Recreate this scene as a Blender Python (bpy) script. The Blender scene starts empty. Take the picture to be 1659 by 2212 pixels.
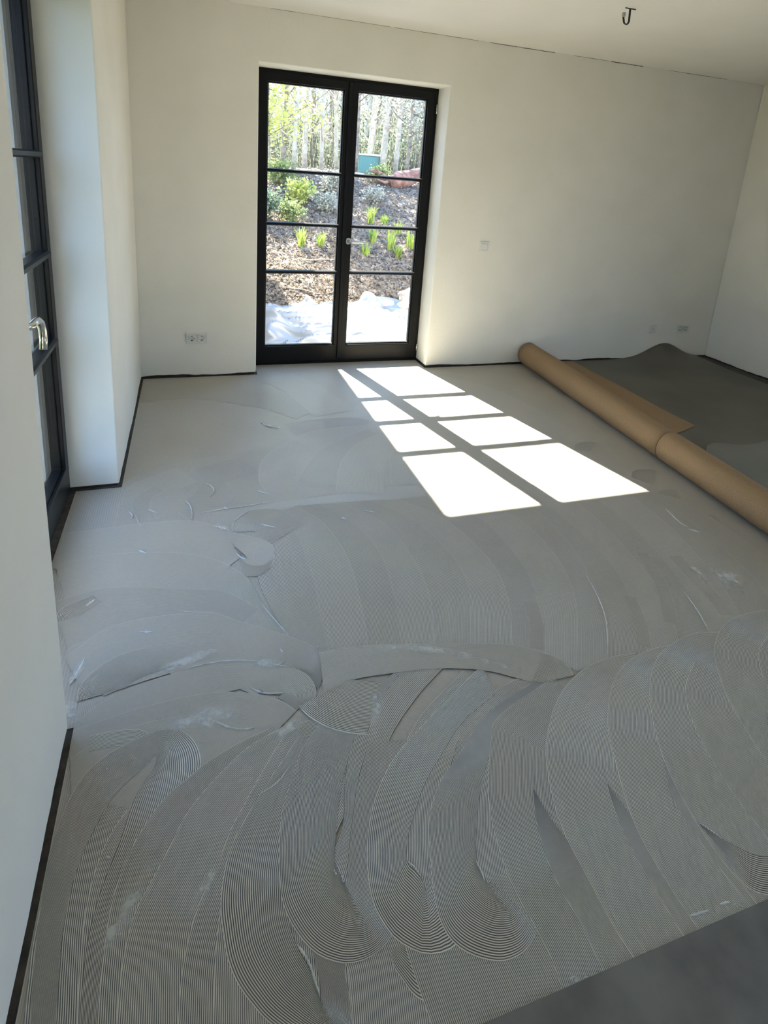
import bpy, bmesh, math, random
from mathutils import Vector, Matrix, noise
from math import sin, cos, pi, radians
random.seed(11)
S = bpy.context.scene
COL = S.collection

# ------------------------------------------------------------------ camera
cam = bpy.data.cameras.new('camera'); camo = bpy.data.objects.new('camera', cam); COL.objects.link(camo)
cR = Vector((0.9486849, -0.30898657, 0.06726262)); cU = Vector((0.0196969, 0.27003276, 0.96264965)); cF = Vector((0.31560893, 0.91192632, -0.26226208))
camo.matrix_world = Matrix(((cR.x, cU.x, -cF.x, .342815), (cR.y, cU.y, -cF.y, -4.389075), (cR.z, cU.z, -cF.z, 1.551), (0, 0, 0, 1)))
cam.sensor_fit = 'HORIZONTAL'; cam.sensor_width = 36; cam.lens = 1260.6055 / 1659 * 36
cam.shift_y = -(1106 - 726.0026) / 1659
cam.clip_start = .02; cam.clip_end = 200
S.camera = camo
# ------------------------------------------------------------------ light and exposure
vs = S.view_settings
vs.view_transform = 'Standard'; vs.look = 'None'; vs.gamma = 1; vs.use_curve_mapping = False; vs.exposure = EXPO = 0.27
SKY = 4.5; SUN = 64.0
w = bpy.data.worlds.new('sky'); S.world = w; w.use_nodes = True
nt = w.node_tree; bg = nt.nodes['Background']
tc = nt.nodes.new('ShaderNodeTexCoord'); sp = nt.nodes.new('ShaderNodeSeparateXYZ'); cr = nt.nodes.new('ShaderNodeValToRGB')
nt.links.new(tc.outputs['Generated'], sp.inputs[0]); hz = nt.nodes.new('ShaderNodeMath'); hz.operation = 'MULTIPLY_ADD'; hz.inputs[1].default_value = .5; hz.inputs[2].default_value = .5; nt.links.new(sp.outputs['Z'], hz.inputs[0]); nt.links.new(hz.outputs[0], cr.inputs[0]); nt.links.new(cr.outputs[0], bg.inputs[0])
cr.color_ramp.elements[0].color = (.37, .34, .28, 1); cr.color_ramp.elements[0].position = .485
cr.color_ramp.elements[1].color = (.33, .55, 1, 1); cr.color_ramp.elements[1].position = .85
e_ = cr.color_ramp.elements.new(.505); e_.color = (.50, .71, 1, 1)
bg.inputs[1].default_value = SKY
sl = bpy.data.lights.new('sun', 'SUN'); so = bpy.data.objects.new('sun', sl); COL.objects.link(so)
sl.energy = SUN; sl.angle = radians(.53); sl.color = (1, .90, .73)
so.rotation_euler = Vector((.25, -1.122, -1)).to_track_quat('-Z', 'Y').to_euler()
def portal(name, loc, rot, sx, sy):
    l = bpy.data.lights.new(name, 'AREA'); l.shape = 'RECTANGLE'; l.size = sx; l.size_y = sy
    try: l.cycles.is_portal = True
    except Exception: return
    o = bpy.data.objects.new(name, l); COL.objects.link(o); o.location = loc; o.rotation_euler = rot
portal('portal_back', (1.54, .36, 1.14), (radians(-90), 0, 0), 1.5, 2.3)
portal('portal_left', (-.51, -2.25, 1.14), (radians(90), 0, radians(-90)), 1.42, 2.3)
portal('portal_right', (5.66, -5.35, 1.14), (radians(90), 0, radians(90)), 3.2, 2.3)
# ---- trowel sweeps on the floor, metres: outer edge, inner edge, comb depth, tone
RIBBONS = [
[[[0.373,-1.895],[0.498,-1.883],[0.623,-1.872],[0.748,-1.864],[0.874,-1.859],[0.999,-1.856],[1.124,-1.851],[1.25,-1.843],[1.375,-1.835],[1.5,-1.836],[1.626,-1.843],[1.751,-1.853],[1.876,-1.863],[2.001,-1.873]],[[0.32,-1.348],[0.446,-1.335],[0.58,-1.323],[0.721,-1.314],[0.856,-1.309],[0.982,-1.306],[1.096,-1.302],[1.215,-1.294],[1.361,-1.285],[1.517,-1.286],[1.662,-1.294],[1.795,-1.305],[1.92,-1.315],[2.044,-1.325]],0.25,0.02,0.35,0.0039],
[[[0.905,-0.97],[0.949,-0.963],[0.993,-0.955],[1.037,-0.948],[1.081,-0.941],[1.125,-0.937],[1.17,-0.934],[1.214,-0.931],[1.259,-0.93],[1.303,-0.931],[1.347,-0.938],[1.388,-0.956],[1.423,-0.982],[1.459,-1.009]],[[0.954,-1.266],[1.0,-1.258],[1.044,-1.251],[1.082,-1.244],[1.116,-1.239],[1.151,-1.236],[1.19,-1.233],[1.227,-1.231],[1.258,-1.23],[1.276,-1.23],[1.265,-1.226],[1.237,-1.215],[1.243,-1.222],[1.279,-1.249]],0.25,-0.05,0.35,0.0039],
[[[0.702,-1.801],[0.675,-1.709],[0.667,-1.613],[0.681,-1.518],[0.711,-1.427],[0.761,-1.345],[0.825,-1.273],[0.896,-1.209],[0.972,-1.15],[1.057,-1.106],[1.151,-1.084],[1.247,-1.078],[1.343,-1.076],[1.439,-1.073]],[[0.971,-1.723],[0.95,-1.658],[0.947,-1.622],[0.954,-1.583],[0.966,-1.544],[0.986,-1.511],[1.023,-1.471],[1.075,-1.424],[1.123,-1.386],[1.155,-1.369],[1.192,-1.361],[1.258,-1.358],[1.35,-1.356],[1.449,-1.353]],0.3,0.03,0.35,0.0039],
[[[0.851,-1.697],[0.879,-1.64],[0.907,-1.584],[0.937,-1.528],[0.968,-1.473],[1.002,-1.42],[1.044,-1.373],[1.09,-1.329],[1.138,-1.288],[1.188,-1.25],[1.242,-1.216],[1.297,-1.185],[1.353,-1.155],[1.408,-1.125]],[[1.102,-1.821],[1.13,-1.765],[1.156,-1.713],[1.183,-1.662],[1.207,-1.617],[1.225,-1.59],[1.246,-1.566],[1.278,-1.537],[1.313,-1.507],[1.348,-1.48],[1.385,-1.456],[1.431,-1.431],[1.486,-1.402],[1.543,-1.371]],0.3,-0.03,0.35,0.0039],
[[[1.028,-1.827],[1.047,-1.769],[1.066,-1.71],[1.084,-1.651],[1.104,-1.593],[1.129,-1.536],[1.157,-1.482],[1.191,-1.43],[1.228,-1.381],[1.269,-1.335],[1.316,-1.295],[1.367,-1.262],[1.421,-1.231],[1.474,-1.2]],[[1.265,-1.905],[1.285,-1.845],[1.304,-1.784],[1.321,-1.73],[1.338,-1.683],[1.354,-1.644],[1.373,-1.608],[1.396,-1.573],[1.42,-1.541],[1.444,-1.514],[1.466,-1.495],[1.497,-1.475],[1.546,-1.448],[1.601,-1.415]],0.3,0.04,0.35,0.0039],
[[[1.332,-1.817],[1.343,-1.775],[1.353,-1.733],[1.364,-1.691],[1.378,-1.65],[1.393,-1.609],[1.408,-1.569],[1.424,-1.529],[1.445,-1.49],[1.471,-1.456],[1.504,-1.428],[1.541,-1.407],[1.58,-1.387],[1.618,-1.366]],[[1.574,-1.879],[1.585,-1.836],[1.595,-1.795],[1.604,-1.763],[1.614,-1.731],[1.628,-1.695],[1.64,-1.66],[1.65,-1.635],[1.656,-1.624],[1.651,-1.629],[1.646,-1.634],[1.66,-1.626],[1.697,-1.608],[1.74,-1.584]],0.3,0.0,0.35,0.0039],
[[[0.33,-1.947],[0.294,-1.899],[0.27,-1.843],[0.259,-1.784],[0.255,-1.723],[0.26,-1.663],[0.276,-1.605],[0.3,-1.549],[0.331,-1.497],[0.375,-1.455],[0.428,-1.427],[0.484,-1.404],[0.541,-1.384],[0.598,-1.363]],[[0.506,-1.814],[0.484,-1.789],[0.481,-1.78],[0.477,-1.755],[0.475,-1.724],[0.477,-1.701],[0.483,-1.679],[0.496,-1.65],[0.504,-1.634],[0.505,-1.633],[0.52,-1.626],[0.561,-1.611],[0.617,-1.591],[0.676,-1.569]],0.3,-0.02,0.35,0.0039],
[[[0.331,-1.752],[0.338,-1.775],[0.346,-1.799],[0.358,-1.82],[0.376,-1.837],[0.396,-1.851],[0.417,-1.863],[0.441,-1.868],[0.465,-1.865],[0.487,-1.853],[0.505,-1.836],[0.518,-1.816],[0.53,-1.794],[0.542,-1.773]],[[0.395,-1.607],[0.401,-1.611],[0.407,-1.616],[0.414,-1.62],[0.421,-1.621],[0.428,-1.62],[0.436,-1.617],[0.443,-1.615],[0.45,-1.614],[0.458,-1.612],[0.465,-1.61],[0.472,-1.607],[0.479,-1.604],[0.486,-1.601]],0.2,-0.05,0.35,0.0052],
[[[0.025,-1.751],[0.025,-1.718],[0.024,-1.685],[0.025,-1.651],[0.032,-1.619],[0.045,-1.589],[0.067,-1.564],[0.092,-1.542],[0.119,-1.522],[0.147,-1.504],[0.175,-1.486],[0.203,-1.469],[0.231,-1.451],[0.259,-1.433]],[[0.225,-1.751],[0.225,-1.716],[0.224,-1.685],[0.224,-1.675],[0.222,-1.68],[0.214,-1.696],[0.209,-1.705],[0.217,-1.698],[0.233,-1.686],[0.255,-1.672],[0.281,-1.655],[0.309,-1.638],[0.338,-1.62],[0.367,-1.601]],0.2,0.03,0.35,0.0039],
[[[0.102,-1.883],[0.094,-1.861],[0.085,-1.838],[0.078,-1.815],[0.074,-1.792],[0.071,-1.768],[0.069,-1.744],[0.071,-1.72],[0.078,-1.697],[0.09,-1.677],[0.105,-1.658],[0.121,-1.641],[0.138,-1.624],[0.154,-1.606]],[[0.242,-1.83],[0.234,-1.807],[0.226,-1.789],[0.224,-1.781],[0.222,-1.77],[0.22,-1.755],[0.219,-1.745],[0.219,-1.747],[0.216,-1.756],[0.213,-1.763],[0.217,-1.758],[0.23,-1.745],[0.248,-1.726],[0.266,-1.706]],0.2,-0.02,0.35,0.0039],
[[[0.188,-1.902],[0.178,-1.88],[0.168,-1.857],[0.159,-1.835],[0.154,-1.811],[0.151,-1.786],[0.15,-1.762],[0.153,-1.738],[0.161,-1.715],[0.174,-1.694],[0.19,-1.675],[0.207,-1.658],[0.224,-1.641],[0.241,-1.623]],[[0.325,-1.842],[0.315,-1.818],[0.306,-1.799],[0.303,-1.792],[0.302,-1.787],[0.301,-1.775],[0.3,-1.768],[0.3,-1.769],[0.297,-1.778],[0.294,-1.783],[0.3,-1.777],[0.313,-1.764],[0.332,-1.746],[0.35,-1.726]],0.2,0.02,0.35,0.0039],
[[[2.111,-1.051],[2.213,-1.019],[2.313,-0.982],[2.415,-0.953],[2.521,-0.948],[2.625,-0.972],[2.725,-1.01],[2.819,-1.06],[2.904,-1.124],[2.966,-1.21],[2.976,-1.315],[2.958,-1.42],[2.933,-1.524],[2.914,-1.629]],[[2.202,-1.337],[2.31,-1.302],[2.406,-1.267],[2.463,-1.249],[2.494,-1.247],[2.537,-1.259],[2.6,-1.284],[2.658,-1.314],[2.69,-1.334],[2.685,-1.315],[2.676,-1.304],[2.664,-1.36],[2.639,-1.462],[2.619,-1.576]],0.2,0.0,0.35,0.0039],
[[[2.023,-0.395],[2.104,-0.454],[2.187,-0.511],[2.263,-0.577],[2.32,-0.659],[2.359,-0.752],[2.389,-0.848],[2.412,-0.946],[2.431,-1.045],[2.446,-1.144],[2.453,-1.244],[2.454,-1.345],[2.452,-1.445],[2.452,-1.546]],[[2.2,-0.153],[2.277,-0.209],[2.37,-0.273],[2.487,-0.377],[2.583,-0.514],[2.641,-0.649],[2.678,-0.769],[2.705,-0.883],[2.727,-0.993],[2.745,-1.111],[2.753,-1.233],[2.754,-1.347],[2.752,-1.448],[2.752,-1.546]],0.2,0.03,0.35,0.0039],
[[[0.014,-0.484],[0.1,-0.47],[0.186,-0.451],[0.273,-0.442],[0.36,-0.451],[0.443,-0.48],[0.522,-0.518],[0.598,-0.562],[0.672,-0.609],[0.744,-0.658],[0.814,-0.711],[0.876,-0.774],[0.93,-0.842],[0.986,-0.91]],[[-0.035,-0.188],[0.045,-0.175],[0.138,-0.155],[0.273,-0.142],[0.426,-0.159],[0.558,-0.203],[0.662,-0.253],[0.752,-0.305],[0.837,-0.358],[0.921,-0.415],[1.012,-0.486],[1.1,-0.575],[1.163,-0.653],[1.217,-0.719]],0.2,-0.02,0.35,0.0039],
[[[0.837,-0.136],[0.866,-0.191],[0.897,-0.245],[0.927,-0.3],[0.956,-0.355],[0.982,-0.412],[1.004,-0.47],[1.023,-0.529],[1.039,-0.589],[1.054,-0.65],[1.069,-0.71],[1.083,-0.771],[1.097,-0.832],[1.112,-0.892]],[[1.102,0.005],[1.129,-0.047],[1.159,-0.098],[1.192,-0.157],[1.226,-0.224],[1.259,-0.296],[1.287,-0.371],[1.31,-0.444],[1.329,-0.513],[1.346,-0.579],[1.361,-0.642],[1.375,-0.703],[1.388,-0.761],[1.403,-0.819]],0.2,0.03,0.35,0.0039],
[[[2.698,-2.227],[2.715,-2.204],[2.736,-2.186],[2.762,-2.175],[2.789,-2.168],[2.817,-2.166],[2.845,-2.172],[2.872,-2.179]],[[2.808,-2.287],[2.808,-2.287],[2.808,-2.287],[2.808,-2.287],[2.808,-2.287],[2.808,-2.287],[2.808,-2.287],[2.808,-2.287]],0.4,-0.1,0.35,0.0052],
[[[2.735,-2.465],[2.751,-2.451],[2.769,-2.439],[2.789,-2.43],[2.809,-2.424],[2.83,-2.421],[2.852,-2.423],[2.873,-2.427]],[[2.825,-2.546],[2.825,-2.546],[2.825,-2.546],[2.825,-2.546],[2.825,-2.546],[2.825,-2.546],[2.825,-2.546],[2.825,-2.546]],0.4,-0.1,0.35,0.0052],
[[[2.587,-1.636],[2.612,-1.609],[2.637,-1.582],[2.668,-1.562],[2.704,-1.554],[2.741,-1.553],[2.777,-1.558],[2.809,-1.576]],[[2.678,-1.684],[2.678,-1.684],[2.678,-1.684],[2.678,-1.684],[2.678,-1.684],[2.678,-1.684],[2.678,-1.684],[2.678,-1.684]],0.4,-0.1,0.35,0.0052],
[[[2.708,-2.012],[2.735,-1.988],[2.761,-1.964],[2.793,-1.947],[2.829,-1.941],[2.865,-1.943],[2.898,-1.955],[2.927,-1.977]],[[2.783,-2.106],[2.783,-2.106],[2.783,-2.106],[2.783,-2.106],[2.783,-2.106],[2.783,-2.106],[2.783,-2.106],[2.783,-2.106]],0.4,-0.1,0.35,0.0052],
[[[0.719,-1.956],[0.743,-2.02],[0.764,-2.085],[0.777,-2.153],[0.784,-2.221],[0.788,-2.289],[0.791,-2.358],[0.793,-2.426],[0.792,-2.495],[0.787,-2.563],[0.779,-2.631],[0.775,-2.7],[0.773,-2.768],[0.771,-2.837]],[[0.633,-1.958],[0.616,-2.023],[0.599,-2.088],[0.584,-2.154],[0.575,-2.22],[0.572,-2.287],[0.573,-2.354],[0.578,-2.422],[0.585,-2.488],[0.598,-2.554],[0.613,-2.62],[0.63,-2.685],[0.652,-2.749],[0.674,-2.812]],0.6,0,0.2,0.0052],
[[[0.812,-1.922],[0.853,-1.986],[0.892,-2.05],[0.918,-2.121],[0.936,-2.194],[0.947,-2.269],[0.954,-2.344],[0.954,-2.419],[0.949,-2.495],[0.941,-2.57],[0.933,-2.645],[0.923,-2.72],[0.911,-2.794],[0.899,-2.869]],[[0.719,-1.956],[0.743,-2.02],[0.764,-2.085],[0.777,-2.153],[0.784,-2.221],[0.788,-2.289],[0.791,-2.358],[0.793,-2.426],[0.792,-2.495],[0.787,-2.563],[0.779,-2.631],[0.775,-2.7],[0.773,-2.768],[0.771,-2.837]],0.6,0.03,0.2,0.0052],
[[[0.909,-1.93],[0.958,-1.992],[1.006,-2.054],[1.044,-2.123],[1.071,-2.198],[1.089,-2.274],[1.098,-2.353],[1.098,-2.432],[1.09,-2.51],[1.079,-2.588],[1.066,-2.666],[1.048,-2.743],[1.027,-2.819],[1.006,-2.895]],[[0.812,-1.922],[0.853,-1.986],[0.892,-2.05],[0.918,-2.121],[0.936,-2.194],[0.947,-2.269],[0.954,-2.344],[0.954,-2.419],[0.949,-2.495],[0.941,-2.57],[0.933,-2.645],[0.923,-2.72],[0.911,-2.794],[0.899,-2.869]],0.6,-0.02,0.2,0.0052],
[[[1.036,-1.939],[1.085,-2.004],[1.134,-2.068],[1.175,-2.137],[1.201,-2.213],[1.216,-2.293],[1.222,-2.373],[1.225,-2.454],[1.222,-2.535],[1.212,-2.615],[1.196,-2.694],[1.172,-2.771],[1.144,-2.847],[1.117,-2.923]],[[0.909,-1.93],[0.958,-1.992],[1.006,-2.054],[1.044,-2.123],[1.071,-2.198],[1.089,-2.274],[1.098,-2.353],[1.098,-2.432],[1.09,-2.51],[1.079,-2.588],[1.066,-2.666],[1.048,-2.743],[1.027,-2.819],[1.006,-2.895]],0.6,0.02,0.2,0.0052],
[[[1.177,-1.947],[1.231,-2.012],[1.284,-2.078],[1.327,-2.15],[1.357,-2.229],[1.378,-2.311],[1.393,-2.394],[1.4,-2.479],[1.395,-2.563],[1.378,-2.646],[1.349,-2.725],[1.313,-2.801],[1.275,-2.877],[1.238,-2.953]],[[1.036,-1.939],[1.085,-2.004],[1.134,-2.068],[1.175,-2.137],[1.201,-2.213],[1.216,-2.293],[1.222,-2.373],[1.225,-2.454],[1.222,-2.535],[1.212,-2.615],[1.196,-2.694],[1.172,-2.771],[1.144,-2.847],[1.117,-2.923]],0.6,0,0.2,0.0052],
[[[1.316,-1.967],[1.373,-2.032],[1.43,-2.096],[1.474,-2.17],[1.502,-2.251],[1.522,-2.335],[1.536,-2.42],[1.544,-2.506],[1.54,-2.592],[1.521,-2.676],[1.494,-2.758],[1.459,-2.837],[1.418,-2.912],[1.377,-2.988]],[[1.177,-1.947],[1.231,-2.012],[1.284,-2.078],[1.327,-2.15],[1.357,-2.229],[1.378,-2.311],[1.393,-2.394],[1.4,-2.479],[1.395,-2.563],[1.378,-2.646],[1.349,-2.725],[1.313,-2.801],[1.275,-2.877],[1.238,-2.953]],0.6,0.03,0.2,0.0052],
[[[1.492,-1.967],[1.545,-2.037],[1.599,-2.107],[1.643,-2.183],[1.666,-2.268],[1.674,-2.355],[1.675,-2.443],[1.671,-2.531],[1.662,-2.619],[1.639,-2.704],[1.605,-2.785],[1.564,-2.863],[1.516,-2.937],[1.469,-3.011]],[[1.316,-1.967],[1.373,-2.032],[1.43,-2.096],[1.474,-2.17],[1.502,-2.251],[1.522,-2.335],[1.536,-2.42],[1.544,-2.506],[1.54,-2.592],[1.521,-2.676],[1.494,-2.758],[1.459,-2.837],[1.418,-2.912],[1.377,-2.988]],0.6,-0.03,0.2,0.0052],
[[[1.678,-1.958],[1.727,-2.043],[1.778,-2.127],[1.822,-2.215],[1.847,-2.31],[1.855,-2.408],[1.85,-2.506],[1.837,-2.603],[1.812,-2.698],[1.773,-2.788],[1.724,-2.873],[1.667,-2.953],[1.609,-3.032],[1.551,-3.112]],[[1.492,-1.967],[1.545,-2.037],[1.599,-2.107],[1.643,-2.183],[1.666,-2.268],[1.674,-2.355],[1.675,-2.443],[1.671,-2.531],[1.662,-2.619],[1.639,-2.704],[1.605,-2.785],[1.564,-2.863],[1.516,-2.937],[1.469,-3.011]],0.6,0.03,0.2,0.0052],
[[[1.848,-1.944],[1.885,-2.032],[1.924,-2.12],[1.957,-2.21],[1.974,-2.304],[1.973,-2.4],[1.96,-2.495],[1.942,-2.589],[1.919,-2.682],[1.888,-2.773],[1.849,-2.86],[1.803,-2.944],[1.746,-3.021],[1.686,-3.096]],[[1.678,-1.958],[1.727,-2.043],[1.778,-2.127],[1.822,-2.215],[1.847,-2.31],[1.855,-2.408],[1.85,-2.506],[1.837,-2.603],[1.812,-2.698],[1.773,-2.788],[1.724,-2.873],[1.667,-2.953],[1.609,-3.032],[1.551,-3.112]],0.6,-0.01,0.2,0.0052],
[[[2.025,-1.98],[2.036,-2.07],[2.047,-2.16],[2.058,-2.25],[2.065,-2.34],[2.069,-2.431],[2.069,-2.522],[2.063,-2.612],[2.046,-2.701],[2.018,-2.787],[1.985,-2.872],[1.948,-2.955],[1.902,-3.032],[1.849,-3.106]],[[1.848,-1.944],[1.885,-2.032],[1.924,-2.12],[1.957,-2.21],[1.974,-2.304],[1.973,-2.4],[1.96,-2.495],[1.942,-2.589],[1.919,-2.682],[1.888,-2.773],[1.849,-2.86],[1.803,-2.944],[1.746,-3.021],[1.686,-3.096]],0.6,-0.02,0.2,0.0052],
[[[2.182,-1.961],[2.196,-2.053],[2.211,-2.146],[2.223,-2.238],[2.227,-2.332],[2.222,-2.425],[2.211,-2.518],[2.196,-2.61],[2.179,-2.702],[2.159,-2.793],[2.13,-2.882],[2.089,-2.966],[2.037,-3.043],[1.979,-3.117]],[[2.025,-1.98],[2.036,-2.07],[2.047,-2.16],[2.058,-2.25],[2.065,-2.34],[2.069,-2.431],[2.069,-2.522],[2.063,-2.612],[2.046,-2.701],[2.018,-2.787],[1.985,-2.872],[1.948,-2.955],[1.902,-3.032],[1.849,-3.106]],0.6,0.03,0.2,0.0052],
[[[2.339,-1.992],[2.344,-2.081],[2.351,-2.171],[2.357,-2.26],[2.36,-2.35],[2.358,-2.439],[2.348,-2.528],[2.332,-2.616],[2.31,-2.703],[2.286,-2.789],[2.258,-2.874],[2.223,-2.957],[2.183,-3.037],[2.13,-3.109]],[[2.182,-1.961],[2.196,-2.053],[2.211,-2.146],[2.223,-2.238],[2.227,-2.332],[2.222,-2.425],[2.211,-2.518],[2.196,-2.61],[2.179,-2.702],[2.159,-2.793],[2.13,-2.882],[2.089,-2.966],[2.037,-3.043],[1.979,-3.117]],0.6,-0.02,0.2,0.0052],
[[[2.553,-2.034],[2.554,-2.114],[2.557,-2.195],[2.56,-2.275],[2.559,-2.356],[2.553,-2.436],[2.541,-2.516],[2.523,-2.594],[2.503,-2.672],[2.48,-2.749],[2.455,-2.826],[2.427,-2.901],[2.39,-2.973],[2.351,-3.043]],[[2.339,-1.992],[2.344,-2.081],[2.351,-2.171],[2.357,-2.26],[2.36,-2.35],[2.358,-2.439],[2.348,-2.528],[2.332,-2.616],[2.31,-2.703],[2.286,-2.789],[2.258,-2.874],[2.223,-2.957],[2.183,-3.037],[2.13,-3.109]],0.6,0.03,0.2,0.0052],
[[[2.693,-2.163],[2.691,-2.238],[2.689,-2.313],[2.687,-2.387],[2.684,-2.462],[2.679,-2.537],[2.67,-2.611],[2.66,-2.685],[2.646,-2.759],[2.628,-2.832],[2.606,-2.903],[2.577,-2.972],[2.545,-3.04],[2.514,-3.108]],[[2.553,-2.034],[2.554,-2.114],[2.557,-2.195],[2.56,-2.275],[2.559,-2.356],[2.553,-2.436],[2.541,-2.516],[2.523,-2.594],[2.503,-2.672],[2.48,-2.749],[2.455,-2.826],[2.427,-2.901],[2.39,-2.973],[2.351,-3.043]],0.6,-0.02,0.2,0.0052],
[[[2.827,-2.287],[2.828,-2.334],[2.829,-2.381],[2.831,-2.428],[2.832,-2.474],[2.833,-2.521],[2.833,-2.568],[2.832,-2.615],[2.828,-2.662],[2.823,-2.708],[2.815,-2.755],[2.807,-2.801],[2.799,-2.847],[2.791,-2.893]],[[2.693,-2.163],[2.691,-2.238],[2.689,-2.313],[2.687,-2.387],[2.684,-2.462],[2.679,-2.537],[2.67,-2.611],[2.66,-2.685],[2.646,-2.759],[2.628,-2.832],[2.606,-2.903],[2.577,-2.972],[2.545,-3.04],[2.514,-3.108]],0.6,0.02,0.2,0.0052],
[[[1.602,-2.791],[1.59,-2.823],[1.578,-2.856],[1.564,-2.888],[1.548,-2.919],[1.529,-2.948],[1.51,-2.977],[1.491,-3.006]],[[1.555,-2.773],[1.543,-2.806],[1.531,-2.837],[1.519,-2.866],[1.504,-2.894],[1.487,-2.921],[1.468,-2.949],[1.449,-2.979]],0.15,-0.08,0.2,0.0039],
[[[2.014,-2.857],[1.998,-2.892],[1.982,-2.928],[1.965,-2.963],[1.946,-2.997],[1.924,-3.029],[1.901,-3.061],[1.878,-3.092]],[[1.973,-2.838],[1.957,-2.874],[1.941,-2.909],[1.925,-2.942],[1.908,-2.973],[1.888,-3.003],[1.865,-3.034],[1.842,-3.065]],0.15,-0.08,0.2,0.0039],
[[[2.277,-2.628],[2.254,-2.688],[2.232,-2.749],[2.208,-2.808],[2.179,-2.865],[2.144,-2.919],[2.106,-2.972],[2.069,-3.024]],[[2.23,-2.61],[2.207,-2.671],[2.186,-2.73],[2.162,-2.787],[2.135,-2.84],[2.102,-2.891],[2.065,-2.942],[2.028,-2.995]],0.1,-0.07,0.2,0.0039],
[[[2.415,-2.676],[2.406,-2.729],[2.398,-2.781],[2.389,-2.834],[2.378,-2.886],[2.365,-2.937],[2.349,-2.988],[2.333,-3.039]],[[2.356,-2.666],[2.347,-2.719],[2.338,-2.771],[2.33,-2.823],[2.32,-2.872],[2.307,-2.921],[2.292,-2.97],[2.276,-3.021]],0.1,-0.07,0.2,0.0039],
[[[0.505,-2.076],[0.511,-2.038],[0.518,-2.0],[0.535,-1.966],[0.56,-1.937],[0.594,-1.92],[0.633,-1.916],[0.671,-1.918],[0.708,-1.929],[0.739,-1.951],[0.763,-1.98],[0.785,-2.012],[0.806,-2.044],[0.828,-2.076]],[[0.752,-2.115],[0.757,-2.081],[0.755,-2.079],[0.744,-2.104],[0.712,-2.135],[0.665,-2.16],[0.641,-2.166],[0.629,-2.164],[0.598,-2.154],[0.569,-2.134],[0.564,-2.131],[0.577,-2.15],[0.599,-2.184],[0.623,-2.219]],0.6,0.0,0.45,0.0039],
[[[-0.197,-1.936],[-0.133,-1.935],[-0.07,-1.934],[-0.006,-1.93],[0.058,-1.926],[0.121,-1.924],[0.185,-1.927],[0.249,-1.932],[0.312,-1.943],[0.371,-1.965],[0.423,-2.002],[0.471,-2.044],[0.519,-2.085],[0.572,-2.121],[0.623,-2.159],[0.661,-2.209],[0.66,-2.273],[0.647,-2.335],[0.601,-2.374],[0.538,-2.386]],[[-0.193,-2.176],[-0.129,-2.175],[-0.061,-2.173],[0.009,-2.17],[0.07,-2.165],[0.12,-2.164],[0.169,-2.166],[0.218,-2.17],[0.249,-2.175],[0.259,-2.178],[0.274,-2.19],[0.313,-2.225],[0.374,-2.276],[0.433,-2.317],[0.454,-2.329],[0.432,-2.283],[0.421,-2.247],[0.439,-2.215],[0.499,-2.157],[0.493,-2.15]],0.18,0.05,0.45,0.0039],
[[[0.511,-2.237],[0.521,-2.264],[0.533,-2.29],[0.551,-2.312],[0.575,-2.328],[0.603,-2.329],[0.628,-2.315],[0.653,-2.3]],[[0.54,-2.381],[0.551,-2.389],[0.565,-2.392],[0.579,-2.392],[0.592,-2.387],[0.604,-2.38],[0.615,-2.371],[0.627,-2.363]],0.2,-0.1,0.45,0.0052],
[[[-0.132,-2.42],[-0.082,-2.398],[-0.03,-2.38],[0.024,-2.373],[0.078,-2.373],[0.133,-2.376],[0.188,-2.381],[0.242,-2.388],[0.295,-2.401],[0.348,-2.415],[0.4,-2.433],[0.448,-2.459],[0.489,-2.495],[0.526,-2.535],[0.558,-2.579],[0.584,-2.627],[0.598,-2.68],[0.608,-2.734]],[[0.007,-2.741],[0.048,-2.723],[0.052,-2.72],[0.045,-2.722],[0.067,-2.723],[0.108,-2.725],[0.149,-2.729],[0.178,-2.733],[0.21,-2.74],[0.244,-2.749],[0.258,-2.753],[0.25,-2.748],[0.245,-2.745],[0.255,-2.757],[0.263,-2.767],[0.258,-2.754],[0.256,-2.756],[0.264,-2.8]],0.2,-0.03,0.45,0.0039],
[[[-0.171,-2.166],[-0.113,-2.146],[-0.054,-2.131],[0.007,-2.127],[0.068,-2.129],[0.128,-2.136],[0.188,-2.148],[0.247,-2.164],[0.305,-2.184],[0.36,-2.209],[0.411,-2.243],[0.456,-2.284],[0.495,-2.33],[0.529,-2.381],[0.551,-2.438],[0.564,-2.497],[0.575,-2.557],[0.597,-2.614],[0.621,-2.67],[0.646,-2.726]],[[-0.086,-2.412],[-0.039,-2.395],[-0.014,-2.388],[0.012,-2.387],[0.05,-2.388],[0.087,-2.392],[0.127,-2.401],[0.17,-2.413],[0.209,-2.426],[0.233,-2.436],[0.25,-2.447],[0.269,-2.465],[0.289,-2.488],[0.299,-2.5],[0.302,-2.512],[0.309,-2.549],[0.325,-2.628],[0.356,-2.712],[0.383,-2.775],[0.408,-2.832]],[0.12,0.9,2],0.04,0.45,0.0039],
[[[-0.133,-2.372],[-0.084,-2.356],[-0.035,-2.341],[0.016,-2.335],[0.067,-2.34],[0.118,-2.35],[0.167,-2.363],[0.217,-2.378],[0.266,-2.392],[0.316,-2.406],[0.365,-2.42],[0.414,-2.436],[0.459,-2.461],[0.497,-2.496],[0.53,-2.536],[0.563,-2.575]],[[-0.042,-2.658],[0.008,-2.642],[0.029,-2.634],[0.018,-2.635],[0.021,-2.636],[0.049,-2.642],[0.088,-2.653],[0.133,-2.666],[0.183,-2.68],[0.236,-2.696],[0.279,-2.707],[0.292,-2.71],[0.282,-2.704],[0.279,-2.703],[0.3,-2.729],[0.334,-2.769]],0.15,-0.03,0.45,0.0039],
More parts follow.
